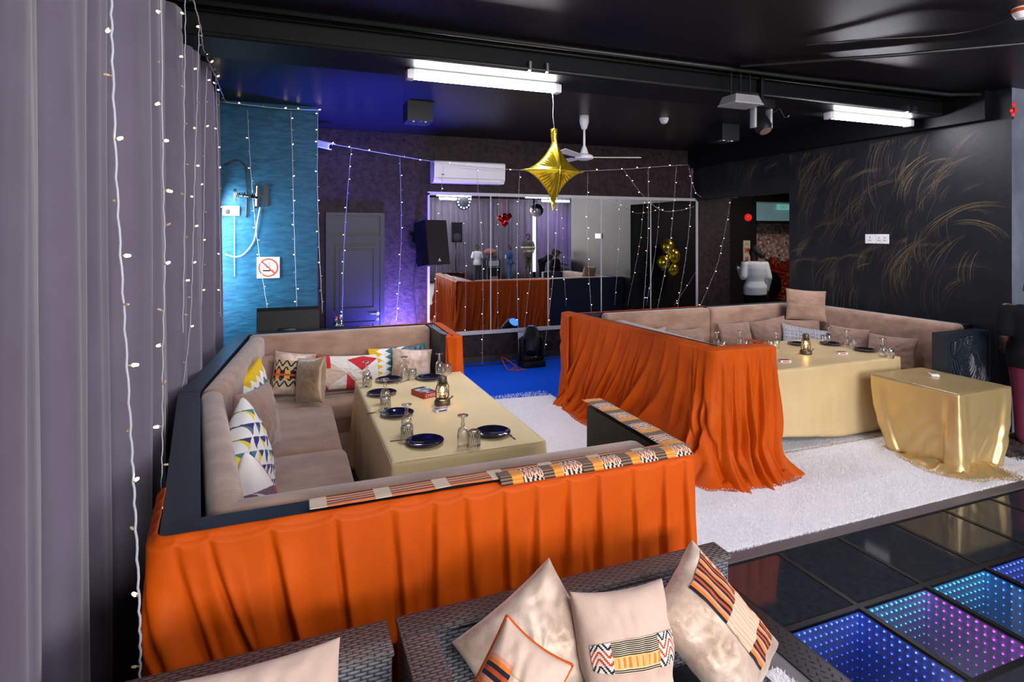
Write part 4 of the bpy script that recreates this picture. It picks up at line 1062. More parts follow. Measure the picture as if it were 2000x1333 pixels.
for k in range(3): MB().lathe([(0, 0), (.006, 0), (.006, .002), (0, .002)], (-.016+.016*k, -.026, .0215), 10).build('button', 'grey', t, local=True)
# two little bottles on the far ledge
for (u, v, h_), lab in (((663, 645, .085), 'small bottle with red cap on the far ledge of the left booth'), ((673, 644, .10), 'small clear bottle on the far ledge of the left booth')):
    p = PZ(u, 654, 1.0); p = Vector((p.x, 5.655, 1.0145))
    t = thing('bottle', lab, 'bottle', p)
    MB().lathe([(0, 0), (.022, 0), (.024, .01), (.024, h_*.45), (.010, h_*.75), (.009, h_)], seg=16).build('bottle_body', 'bottle', t, True, local=True)
    MB().lathe([(0, h_-.004), (.012, h_-.004), (.012, h_+.014), (0, h_+.014)], seg=14).build('cap', 'red' if 'red' in lab else 'white', t, 40, local=True)
# ================================================================== CEILING FITTINGS
def tube_light(x0, x1, y, label):
    t = thing('tube_light', label, 'ceiling light', ((x0+x1)/2, y, 3.03))
    MB().box(x0+.02, x1-.02, y-.03, y+.035, 3.07, 3.10).build('housing', 'grey', t)
    n = 40; b = MB()
    b.grid(lambda u, v: (lerp(x0+.055, x1-.055, u), y+.04*cos(pi*v), 3.068-.040*sin(pi*v)), 8, 14); b.build('diffuser', 'tube', t, True)
    for a, c in ((x0, x0+.055), (x1-.055, x1)): MB().rbox(a, c, y-.043, y+.043, 3.024, 3.092, .008, 2).build('end_cap', 'white', t, 40)
tube_light(.80, 2.04, 4.23, 'long lit tube light on the beam above the gold star balloon')
tube_light(4.95, 6.15, 4.21, 'long lit tube light on the right end of the beam')
for cx, lab in ((1.66, 'left'), (1.80, 'right'), (5.72, 'left'), (5.84, 'right')):
    t = tag(MB().rbox(cx-.012, cx+.012, 3.93, 3.968, 3.10, 3.17, .004, 2).build('cable_clip', 'chrome'), 'small metal clip on the beam, %s of the pair by the %s tube light' % (lab, 'first' if cx < 3 else 'right hand'), 'clip')
def ceiling_box(u, v, label, k):
    p = PZ(u, v, 3.28); s = .135
    t = thing('ceiling_downlight', label, 'ceiling light', (p.x, p.y, 3.06))
    MB().box(p.x-s, p.x+s, p.y-s, p.y+s, 3.075, 3.28).build('housing', 'black', t)
    b = MB()
    for dx in (-.065, .065): b.lathe([(0, 0), (.05, 0), (.05, .008), (0, .008)], (p.x+dx, p.y-.05, 3.068), 20)
    b.build('lens', 'downlight', t, 40)
    b = MB()
    for dx in (-.065, .065): b.lathe([(.05, 0), (.058, 0), (.058, .012), (.05, .012)], (p.x+dx, p.y-.05, 3.064), 20)
    b.build('bezel', 'chrome', t, 40)
    spot('downlight_beam', (p.x, p.y-.05, 3.05), (p.x, p.y-.05, 0), 45, (1, .93, .84), 100, .7, .05)
ceiling_box(816, 203, 'square black double downlight on the blue lit ceiling', 0)
ceiling_box(1413, 246, 'square black double downlight below the beam on the right', 1)
p = PZ(1297, 231, 3.28)
t = thing('smoke_detector', 'round white smoke detector on the ceiling', 'smoke detector', (p.x, p.y, 3.2))
MB().lathe([(0, -.012), (.05, -.012), (.055, 0), (.055, .02), (0, .02)], (p.x, p.y, 3.26), 24).build('base', 'white', t, 40)
MB().lathe([(0, -.05), (.02, -.048), (.04, -.035), (.045, -.012), (0, -.012)], (p.x, p.y, 3.26), 24).build('sensor_dome', 'white', t, 40)
# ceiling fan
fx, fy = 3.24, 6.05; fz = 2.80
t = thing('ceiling_fan', 'white three bladed ceiling fan on a long rod', 'ceiling fan', (fx, fy, fz))
MB().lathe([(0, 3.12), (.03, 3.12), (.055, 3.20), (.055, 3.28), (0, 3.28)], (fx, fy, 0), 20).build('canopy', 'white', t, True)
MB().tube([(fx, fy, fz+.06), (fx, fy, 3.14)], .014, 12).build('rod', 'white', t, True)
MB().lathe([(0, -.045), (.06, -.045), (.105, -.03), (.11, -.01), (.10, .01), (.05, .03), (.035, .08), (.02, .12), (0, .12)], (fx, fy, fz), 28).build('motor', 'white', t, 40)
for a in (-.36, -.36+2*pi/3, -.36+4*pi/3):
    d = Vector((cos(a), sin(a), 0)); m = frame_mat((fx, fy, fz-.01), d, Vector((-sin(a), cos(a), .22)))
    b = MB().box(.08, .20, -.018, .018, -.004, .004, mat=m); b.prism([(.18, -.045), (.66, -.062), (.66, .062), (.18, .045)], -.003, .003, mat=m); b.build('blade', 'white', t)
# conduits and cables along the ceiling
def cable(name, label, pts, r, mat_='cable', cat='cable', seg=8, n=0):
    if n:
        P = [Vector(p) for p in pts]; q = []
        for i in range(len(P)-1):
            p0, p1, p2, p3 = P[max(0, i-1)], P[i], P[i+1], P[min(len(P)-1, i+2)]
            for k in range(n):
                s = k/n; q.append(.5*((2*p1)+(p2-p0)*s+(2*p0-5*p1+4*p2-p3)*s*s+(3*p1-p0-3*p2+p3)*s**3))
        q.append(P[-1]); pts = q
    return tag(MB().tube(pts, r, seg).build(name, mat_, smooth=True), label, cat)
cable('conduit', 'black conduit running along the ceiling in front of the beam', [(-.6, 3.80, 3.25), (4.2, 3.80, 3.25), (6.0, 3.74, 3.25), (6.35, 3.6, 3.25)], .018)
cable('conduit', 'thin black conduit in the upper corner of the beam', [(-.6, 3.945, 3.255), (2.5, 3.945, 3.255), (6.2, 3.945, 3.255)], .012)
cable('conduit', 'black conduit along the lower edge of the beam face', [(-.6, 3.953, 3.115), (2.2, 3.953, 3.115), (6.25, 3.953, 3.115)], .014)
cable('conduit', 'diagonal black conduit on the ceiling by the window reflection', [(3.40, 3.70, 3.25), (4.3, 3.05, 3.25), (5.1, 2.35, 3.25), (5.6, 1.9, 3.25)], .014)
cable('cable', 'loose cable sagging across the ceiling at the upper right', [PZ(1576, 88, 3.26), PZ(1680, 78, 3.25), PZ(1800, 72, 3.24), PZ(1900, 60, 3.25), PZ(1992, 28, 3.27)], .006, n=6)
p = PZ(1996, 22, 3.26)
t = thing('ceiling_sensor', 'small white and orange dome on the ceiling at the top right corner', 'sensor', (p.x, p.y, 3.2))
MB().lathe([(0, -.05), (.03, -.045), (.045, -.02), (.05, 0), (.05, .02), (0, .02)], (p.x, p.y, 3.26), 18).build('dome', 'white', t, 40)
MB().lathe([(.051, -.008), (.053, -.008), (.053, .012), (.051, .012)], (p.x, p.y, 3.26), 18).build('ring', 'orange', t, 40)
p = PY(1978, 213, 3.40)
t = thing('string_bulb_cluster', 'cluster of small red lights at the top of the black wall corner', 'light', (p.x, p.y, p.z))
MB().cap((p.x, p.y, p.z-.09), (p.x, p.y, p.z), .008, .012).build('stem', 'black', t, True)
for dx, dz in ((0, .04), (-.035, -.02), (.03, -.01), (-.01, -.055)): MB().ell((p.x+dx, p.y-.01, p.z+dz), .014, .014, .020).build('bulb', 'red_lens', t, True)
# flood light hung under the beam
c = Vector((3.55, 3.86, 3.01))
t = thing('flood_light', 'grey box flood light hung below the beam', 'flood light', c)
MB().add([(c.x-.145, c.y-.10, c.z-.03), (c.x+.145, c.y-.10, c.z-.03), (c.x+.145, c.y+.10, c.z-.03), (c.x-.145, c.y+.10, c.z-.03), (c.x-.12, c.y-.08, c.z+.04), (c.x+.12, c.y-.08, c.z+.04), (c.x+.12, c.y+.08, c.z+.04), (c.x-.12, c.y+.08, c.z+.04)],
    [(3, 2, 1, 0), (4, 5, 6, 7), (0, 1, 5, 4), (1, 2, 6, 5), (2, 3, 7, 6), (3, 0, 4, 7)]).build('housing', pm('pale_grey_housing', (.26, .26, .27), .45), t)
MB().box(c.x-.15, c.x+.15, c.y-.105, c.y+.105, c.z-.04, c.z-.03).build('rim', 'grey', t)
b = MB()
for dx in (-.10, .0, .10): b.box(c.x+dx-.008, c.x+dx+.008, c.y-.004, c.y+.004, c.z+.04, c.z+.24)
b.build('hanger', 'black_metal', t)
c = PZ(1487, 240, 2.86)
t = thing('moving_head_light', 'small black moving head light hanging under the beam', 'stage light', c)
MB().rbox(c.x-.09, c.x+.09, c.y-.07, c.y+.07, c.z+.12, c.z+.20, .01, 2).box(c.x-.015, c.x+.015, c.y-.015, c.y+.015, c.z+.2, 3.28).build('base', 'black', t, 40)
MB().rbox(c.x-.10, c.x-.075, c.y-.03, c.y+.03, c.z-.05, c.z+.13, .006, 2).rbox(c.x+.075, c.x+.10, c.y-.03, c.y+.03, c.z-.05, c.z+.13, .006, 2).build('yoke', 'grey', t, 40)
m = Matrix.Translation(c) @ Matrix.Rotation(2.6, 4, 'X')
hd = MB().lathe([(0, -.08), (.05, -.075), (.068, -.02), (.070, .07), (.055, .09), (0, .09)], (0, 0, 0), 20, mat=m).build('head', 'black', t, 40)
MB().lathe([(0, .091), (.05, .091), (.05, .096), (0, .096)], (0, 0, 0), 20, mat=m).build('lens', 'chrome', hd, 40)
tag(MB().tube([PY(1505+4*k, 210+6*sin(k*1.1)+2*k, 3.94) for k in range(10)], .005, 6).build('cable', 'cable', smooth=True), 'looped black cable beside the grey flood light', 'cable')
# gold star balloon
sx, sy, sz = 2.00, 4.25, 2.40
t = thing('star_balloon', 'shiny gold four pointed star balloon hanging from the tube light', 'balloon', (sx, sy, sz-.34))
def star(u, v, sd):
    a = 2*pi*u; c_, s_ = cos(a), sin(a); p_ = .64
    R0 = (abs(c_)**p_+abs(s_)**p_)**(-1/p_); k = sin(v*pi/2); rr = R0*k
    x, z = rr*c_*.295, rr*s_*.325
    th = .092*(1-k**2.2)**.62*(.42+.58*exp(-(rr*1.4)**2))*1.0
    th += .022*exp(-(min(abs(x), abs(z))/.02)**2)*(1-k)**.5
    th += .0055*sin(a*34+3*nz(a*3, 1, 2))*k**3*(1-k**8)
    return (sx+x*.97+z*.02, sy+sd*th, sz+z)
b = MB(); b.grid(lambda u, v: star(u, v, -1), 160, 26, closed_u=True, flip=True); b.grid(lambda u, v: star(u, v, 1), 160, 26, closed_u=True)
b.build('balloon_body', 'gold_foil', t, True, weld=True)
MB().lathe([(.014, -.05), (.022, -.02), (.026, .02), (.024, .035), (.027, .04), (.027, .065), (.0, .068)], (sx, sy, sz+.275), 18).build('neck', 'gold_foil', t, True)
MB().tube([(sx+.004, sy, sz+.34), (sx-.01, sy, sz+.45), (sx-.006, sy, sz+.55), (sx-.012, sy, 3.03)], .0022, 6).build('string', 'wire', t, True)
# ================================================================== BACK WALL FITTINGS
ac = thing('air_conditioner', 'white wall air conditioner above the mirror', 'air conditioner', (2.40, 7.95, 2.60))
ax0, ax1 = 1.86, 2.90
prof = [(8.05, 2.60), (7.86, 2.60), (7.81, 2.66), (7.80, 2.88), (7.83, 2.90), (8.05, 2.90)]
V = [(x, y, z) for x in (ax0, ax1) for y, z in prof]; n = len(prof)
MB().add(V, [tuple(range(n)), tuple(range(2*n-1, n-1, -1))]+[((i+1) % n, i, n+i, n+(i+1) % n) for i in range(n)]).build('casing', 'white', ac, 30)
MB().box(ax0+.06, ax1-.06, 7.808, 7.852, 2.622, 2.648).build('louvre', 'white', ac)
MB().box(ax0+.02, ax1-.02, 7.797, 7.801, 2.660, 2.664).build('panel_seam', 'grey', ac)
MB().box(ax0+.10, ax0+.14, 7.7965, 7.80, 2.70, 2.712).build('badge', 'black', ac)
# CCTV camera at the pillar corner
c = PY(633, 284, 7.55); d = Vector((.72, -.62, -.22)).normalized()
t = thing('security_camera', 'white bullet security camera beside the blue pillar', 'camera', c)
m = frame_mat(c, d, Vector((0, 0, 1)))
MB().rbox(-.12, .10, -.04, .04, -.04, .04, .015, 3, mat=m).build('camera_body', 'white', t, True)
MB().box(-.12, .13, .040, .048, -.048, .048, mat=m).build('sun_shield', 'white', t)
MB().lathe([(0, 0), (.03, 0), (.03, .006), (0, .006)], mat=m @ Matrix.Translation((.098, 0, 0)) @ Matrix.Rotation(pi/2, 4, 'Y')).build('lens', 'black', t, 40)
MB().tube([c-d*.1, c-d*.14+Vector((0, .02, .05)), (c.x-.1, 8.05, c.z+.08)], .018, 8).build('bracket', 'white', t, True)
# wall speaker on a bracket
c = PY(841, 476, 7.50); m = Matrix.Translation(c) @ Matrix.Rotation(.42, 4, 'Z') @ Matrix.Rotation(radians(-8), 4, 'X')
t = thing('wall_speaker', 'black loudspeaker mounted on the wall left of the mirror', 'speaker', c)
MB().prism([(-.175, -.15), (.175, -.15), (.13, .16), (-.13, .16)], -.29, .29, mat=m).build('cabinet', 'black', t)
MB().box(-.165, .165, -.158, -.150, -.28, .28, mat=m).build('grille', 'grille', t)
b = MB(); mm = m @ Matrix.Translation((0, -.160, -.235)) @ Matrix.Rotation(pi/2, 4, 'X')
b.prism([(-.022, -.018), (-.010, -.018), (0, .006), (.010, -.018), (.022, -.018), (0, .026)], 0, .002, mat=mm); b.build('emblem', 'white', t)
MB().tube([m @ Vector((0, .14, .0)), m @ Vector((0, .25, .02)), (c.x-.12, 8.05, c.z+.02)], .022, 10).box(c.x-.18, c.x-.06, 8.03, 8.05, c.z-.07, c.z+.11).build('bracket', 'black_metal', t)
cable('cable', 'black cable running down the wall below the wall speaker', [(1.66, 8.03, 1.5), (1.62, 8.035, 1.1), (1.66, 8.035, .5), (1.64, 8.03, .02)], .008, n=6)
# stage monitor on a plinth
t = thing('speaker_plinth', 'black plinth behind the left booth carrying the stage monitor', 'plinth', (0, 6.1, 0))
MB().rbox(-.30, .30, 5.86, 6.3, 0, .80, .01, 2).build('box_body', 'black', t)
mo = thing('stage_monitor', 'black wedge stage monitor standing behind the left booth', 'speaker', (0, 6.05, .80))
prof = [(5.86, .80), (6.28, .80), (6.28, .93), (6.02, 1.17), (5.93, 1.19), (5.90, 1.16), (5.86, .96)]
n = len(prof); V = [(x, y, z) for x in (-.285, .27) for y, z in prof]
MB().add(V, [tuple(range(n))[::-1], tuple(range(n, 2*n))]+[(i, (i+1) % n, n+(i+1) % n, n+i) for i in range(n)]).build('cabinet', 'black', mo)
MB().add([(x, y, z) for x in (-.27, .255) for y, z in ((6.275, .94), (6.03, 1.165))], [(0, 1, 3, 2)]).build('grille', 'grille', mo)
MB().rbox(-.10, .06, 5.845, 5.87, .88, 1.0, .01, 2).build('handle_recess', 'black_metal', mo, 40)
for (x, y, tx, ty, lab) in ((1.42, 7.45, 1.05, 8.0, 'black par light on the floor behind the left booth by the door'), (1.0, 7.2, .8, 6.75, 'black par light on the floor behind the left booth pointing at the ceiling')):
    t = thing('par_light', lab, 'stage light', (x, y, 0))
    MB().lathe([(0, .16), (.06, .16), (.085, .20), (.09, .30), (.082, .30), (.075, .22), (0, .22)], (x, y, 0), 20).build('can', 'black', t, 40)
    MB().box(x-.11, x+.11, y-.02, y+.02, .012, .03).box(x-.11, x-.095, y-.02, y+.02, .03, .26).box(x+.095, x+.11, y-.02, y+.02, .03, .26).build('yoke', 'black_metal', t)
# floor moving head in front of the mirror and its clutter
c = Vector((3.20, 7.55, 0))
t = thing('moving_head_light', 'black moving head stage light on the blue carpet below the mirror', 'stage light', c)
MB().rbox(c.x-.17, c.x+.17, c.y-.13, c.y+.13, .013, .10, .015, 2).build('base', 'black', t, 40)
MB().rbox(c.x-.17, c.x-.13, c.y-.06, c.y+.06, .10, .42, .015, 2).rbox(c.x+.13, c.x+.17, c.y-.06, c.y+.06, .10, .42, .015, 2).rbox(c.x-.17, c.x+.17, c.y-.06, c.y+.06, .10, .15, .012, 2).build('yoke', 'black', t, 40)
m = Matrix.Translation(c+Vector((0, 0, .36))) @ Matrix.Rotation(radians(-38), 4, 'X') @ Matrix.Rotation(radians(14), 4, 'Y')
hd = MB().lathe([(0, -.20), (.08, -.19), (.12, -.10), (.125, .06), (.105, .17), (.09, .20), (0, .20)], (0, 0, 0), 24, mat=m).build('head', 'black', t, 40)
MB().lathe([(0, .201), (.078, .201), (.06, .225), (0, .235)], (0, 0, 0), 24, mat=m).build('lens', 'blue_lens', hd, True)
cable('cable', 'orange cable coiled on the blue carpet beside the moving head light', [(2.95, 7.55, .02), (2.80, 7.42, .02), (2.78, 7.62, .14), (2.88, 7.72, .10), (2.96, 7.5, .02), (2.86, 7.36, .02), (3.05, 7.38, .02)], .007, 'orange', n=8)
cable('cable', 'dark cable along the foot of the wall below the mirror', [(1.9, 7.75, .022), (2.4, 7.82, .022), (2.9, 7.8, .022), (3.3, 7.85, .022), (4.1, 7.9, .022)], .008, n=6)
tag(MB().add([PY(1011, 650, 7.98), PY(1027, 648, 7.98), PY(1026, 652, 7.98), PY(1012, 664, 7.98)], [(3, 2, 1, 0)]).add([PY(1011, 650, 8.0), PY(1027, 648, 8.0), PY(1026, 652, 8.0), PY(1012, 664, 8.0)], [(0, 1, 2, 3)]).build('paper_tag', 'white'), 'small white paper tag below the mirror frame beside the moving head light', 'paper')
# socket plates on the black wall
p = PX(1712, 467, 6.4)
t = thing('wall_socket', 'pair of white sockets on the black swirl wall', 'socket', (6.395, p.y, p.z))
for k, dy in enumerate((.072, -.075)):
    w_ = .062 if k == 0 else .08
    pl = MB().rbox(6.386, 6.4, p.y+dy-w_, p.y+dy+w_, p.z-.055, p.z+.055, .004, 2).build('socket_plate', 'white', t)
    b = MB()
    for q in ((0,) if k == 0 else (-.035, .035)):
        b.box(6.384, 6.3865, p.y+dy+q-.004, p.y+dy+q+.004, p.z+.008, p.z+.022).box(6.384, 6.3865, p.y+dy+q-.016, p.y+dy+q-.006, p.z-.02, p.z-.013).box(6.384, 6.3865, p.y+dy+q+.006, p.y+dy+q+.016, p.z-.02, p.z-.013)
    b.build('socket_hole', 'black', pl)
# ================================================================== BLUE WALL FITTINGS
YB = 6.7
c = PY(524, 523, YB-.012); s = .112
t = thing('no_smoking_sign', 'white no smoking sign on the blue wall', 'sign', (c.x, YB, c.z-s))
MB().box(c.x-s, c.x+s, YB-.014, YB, c.z-s, c.z+s).build('board', 'white', t)
m = frame_mat((c.x, YB-.0145, c.z), (1, 0, 0), (0, 0, 1))
b = MB(); n = 40
ring = [(.098, .078)]; V = []
for k in range(n):
    a = 2*pi*k/n; V += [(c.x+.100*cos(a), YB-.0155, c.z+.100*sin(a)), (c.x+.082*cos(a), YB-.0155, c.z+.082*sin(a))]
b.add(V, [(2*k, 2*((k+1) % n), 2*((k+1) % n)+1, 2*k+1) for k in range(n)])
R = Matrix.Translation((c.x, YB-.0160, c.z)) @ Matrix.Rotation(radians(45), 4, 'Y')
b.box(-.086, .086, -.0006, .0002, -.009, .009, mat=R); b.build('prohibition_ring', 'red', t)
b = MB().box(c.x-.055, c.x+.030, YB-.0152, YB-.0142, c.z-.040, c.z-.024).box(c.x+.034, c.x+.040, YB-.0152, YB-.0142, c.z-.040, c.z-.024).box(c.x+.044, c.x+.050, YB-.0152, YB-.0142, c.z-.040, c.z-.024)
b.build('cigarette', 'black', t)
b = MB(); pts = [(-.045+.02*sin(k*.9)+.007*k, .0, -.01+.008*k) for k in range(9)]
b.tube([(c.x+x, YB-.0150, c.z+z) for x, y, z in pts], .003, 5); b.tube([(c.x+x+.03, YB-.0150, c.z+z*.8+.012) for x, y, z in pts[:6]], .003, 5); b.build('smoke_curl', 'navy', t)
# TV bracket
c = PY(512, 383, YB)
t = thing('tv_bracket', 'black swing arm television bracket without its screen on the blue wall', 'bracket', (c.x, YB, c.z))
MB().box(c.x+.01, c.x+.06, YB-.02, YB, c.z-.11, c.z+.11).box(c.x-.08, c.x-.03, YB-.02, YB, c.z-.13, c.z+.11).box(c.x-.08, c.x+.06, YB-.016, YB, c.z-.02, c.z+.02).build('wall_plate', 'black_metal', t)
MB().tube([(c.x-.055, YB-.03, c.z-.11), (c.x-.055, YB-.03, c.z+.10)], .013, 10).build('pivot', 'chrome', t, 40)
a0 = Vector((c.x-.055, YB-.03, c.z-.02)); a1 = PY(487, 384, YB-.22); a2 = PY(463, 381, YB-.16)
MB().tube([a0, a1], .017, 8).tube([a1, a2], .015, 8).build('arm', 'black_metal', t, 40)
MB().box(a2.x-.03, a2.x-.005, a2.y-.03, a2.y+.01, a2.z-.065, a2.z+.06).build('screen_plate', 'black_metal', t)
b = MB(); b.tube([Vector((lerp(a0.x, a2.x, k/24), YB-.2+.05*sin(k*.7), lerp(a0.z, a2.z, k/24)+.03*sin(k*1.9))) for k in range(25)], .004, 6); b.build('cable', 'cable', t, True)
cable('cable', 'pale cable looping below the television bracket on the blue wall', [PY(508, 405, YB-.02), PY(503, 430, YB-.03), PY(496, 470, YB-.02), PY(478, 495, YB-.02), PY(460, 502, YB-.02), PY(440, 497, YB-.02)], .007, 'white_cable', n=8)
cable('cable', 'dark conduit bent down the blue wall above the white socket', [PY(441, 322, YB-.02), PY(462, 313, YB-.02), PY(477, 321, YB-.02), PY(482, 335, YB-.02), PY(482, 380, YB-.02), PY(481, 425, YB-.02)], .009, 'cable', n=6)
cable('cable', 'black cable hanging with a plug beside the television bracket', [PY(500, 380, YB-.03), PY(497, 405, YB-.03), PY(498, 420, YB-.03)], .006, 'cable', n=4)
c = PY(453, 412, YB)
t = thing('wall_socket', 'white double socket with a black plug on the blue wall', 'socket', (c.x, YB, c.z))
pl = MB().rbox(c.x-.085, c.x+.075, YB-.035, YB, c.z-.05, c.z+.05, .006, 2).build('socket_plate', 'white', t)
MB().rbox(c.x-.055, c.x-.015, YB-.075, YB-.034, c.z-.035, c.z+.012, .01, 2).build('plug', 'black', t)
cable('cable', 'thin white cable dropping from the socket on the blue wall', [PY(458, 420, YB-.03), PY(458, 470, YB-.02), PY(458, 540, YB-.02)], .004, 'white_cable')
# ================================================================== LOBBY SEEN THROUGH THE OPENING
LX0, LX1 = 8.57, 9.74
b = MB().box(LX0, LX1, 8.94, 9.0, 2.08, 2.14).box(LX0, LX0+.05, 8.94, 9.0, 0, 2.52)
struct('trim_3', b, 'dark_wall', label='dark frame of the lobby doorway')
t = thing('transom_window', 'teal frosted transom panel above the flower doorway', 'window', (9.15, 8.97, 2.14))
MB().box(LX0+.05, LX1, 8.96, 8.98, 2.14, 2.49).build('pane', 'teal_glass', t)
MB().box(LX0+.05, LX1, 8.95, 8.99, 2.49, 2.52).build('top_bar', 'frame', t)
c = PY(1531, 405, 8.92)
t = thing('exit_sign', 'green exit sign in front of the teal transom', 'sign', c)
MB().box(c.x-.17, c.x+.17, 8.915, 8.94, c.z-.055, c.z+.055).build('panel', 'exit', t)
b = MB(); text_mesh(b, 'EXIT', .10, frame_mat((c.x, 8.912, c.z), (1, 0, 0), (0, 0, 1))); b.build('lettering', 'white', t)
# flower wall
b = MB(); rr = random.Random(8)
b.box(8.4, 10.6, 9.62, 9.66, 0, 2.3, 0, col=(.03, .03, .015))
def blossom(x, z, r, c):
    y = 9.60-rr.uniform(.0, .10)
    for k in range(6):
        a = 2*pi*k/6+rr.random(); tl = rr.uniform(.2, .7)
        d = Vector((cos(a), -tl, sin(a))).normalized(); s_ = Vector((-sin(a), 0, cos(a))); o_ = Vector((x, y, z)); kk = rr.uniform(.75, 1.1)
        cc = tuple(min(1, q*kk) for q in c)
        b.add([o_, o_+d*r*.6+s_*r*.42, o_+d*r+Vector((0, -.01, 0)), o_+d*r*.6-s_*r*.42], [(0, 1, 2, 3)], 0, cc)
for k in range(3000):
    x, z = rr.uniform(8.45, 10.5), rr.uniform(.1, 2.28)
    top = z+.25*nz(x*1.7, z*2, 4) > 1.22
    c_ = rr.choice([(.85, .52, .44), (.9, .66, .58), (.75, .40, .34), (.92, .74, .66)]) if top else rr.choice([(.55, .03, .015), (.7, .10, .02), (.45, .02, .02), (.10, .16, .03), (.75, .2, .05)])
    if x < 8.95 and rr.random() < .5: c_ = rr.choice([(.45, .18, .10), (.55, .26, .16)])
    blossom(x, z, rr.uniform(.035, .075), c_)
tag(b.build('flower_wall', attr_mat('petals', .7)), 'wall of pale pink and red blossoms beyond the lobby doorway', 'flower wall', kind='stuff')
t = thing('lobby_chair', 'dark round backed chair in front of the flower wall', 'chair', (9.35, 9.3, 0))
MB().ell((9.42, 9.32, .82), .24, .06, .27).build('backrest', 'black', t, True)
MB().rbox(9.2, 9.64, 9.0, 9.36, .42, .50, .03, 3).build('seat', 'black', t, True)
for x in (9.22, 9.6):
    for y in (9.04, 9.34): MB().tube([(x, y, .43), (x, y, 0)], .015, 8).build('leg', 'black_metal', t, True)
# poster and alarm on the dark lobby wall
c = PY(1459, 496, 8.88)
t = thing('fire_notice', 'cream notice with red symbols on the dark lobby wall', 'sign', c)
MB().box(c.x-.085, c.x+.085, 8.885, 8.90, c.z-.26, c.z+.26).build('board', 'cream', t)
b = MB().box(c.x-.05, c.x-.025, 8.882, 8.886, c.z+.02, c.z+.12).lathe([(.018, 0), (.045, 0), (.045, .003), (.018, .003)], (0, 0, 0), 20, mat=frame_mat((c.x+.028, 8.886, c.z+.07), (1, 0, 0), (0, 0, 1)))
b.box(c.x-.04, c.x+.04, 8.882, 8.886, c.z-.20, c.z-.12)
for k in range(4): b.box(c.x-.04+.022*k, c.x-.026+.022*k, 8.882, 8.886, c.z-.13, c.z-.06)
b.build('red_symbol', 'red', t)
b = MB()
for k in range(5):
    a = pi*(.2+.15*k); b.box(-.003, .003, 8.883, 8.886, .03, .06, mat=Matrix.Translation((c.x, 0, c.z+.15)) @ Matrix.Rotation(a-pi/2, 4, 'Y'))
b.build('ray_mark', 'card_red', t)
c = PY(1464, 425, 8.84)
t = thing('fire_alarm', 'round red fire alarm sounder high on the dark lobby wall', 'alarm', c)
MB().lathe([(0, 0), (.07, 0), (.075, .02), (.06, .06), (.03, .07), (0, .07)], mat=frame_mat((c.x, 8.90, c.z), (1, 0, 0), (0, 0, 1))).build('sounder', 'red_lens', t, True)
for k, (x, z, r_) in enumerate(((7.15, 1.62, .14), (7.3, 1.42, .14), (7.05, 1.30, .13), (7.28, 1.15, .12))):
    t = tag(MB().ell((x, 6.22, z), r_, r_, r_*1.12, 20).lathe([(0, -r_*1.2), (.018, -r_*1.2), (.006, -r_*1.1)], (x, 6.22, z), 8).build('balloon', 'gold_foil', smooth=True), 'gold balloon on the lobby wall seen in the mirror, %s from the top' % ordn[k], 'balloon', 'gold balloons in the lobby')
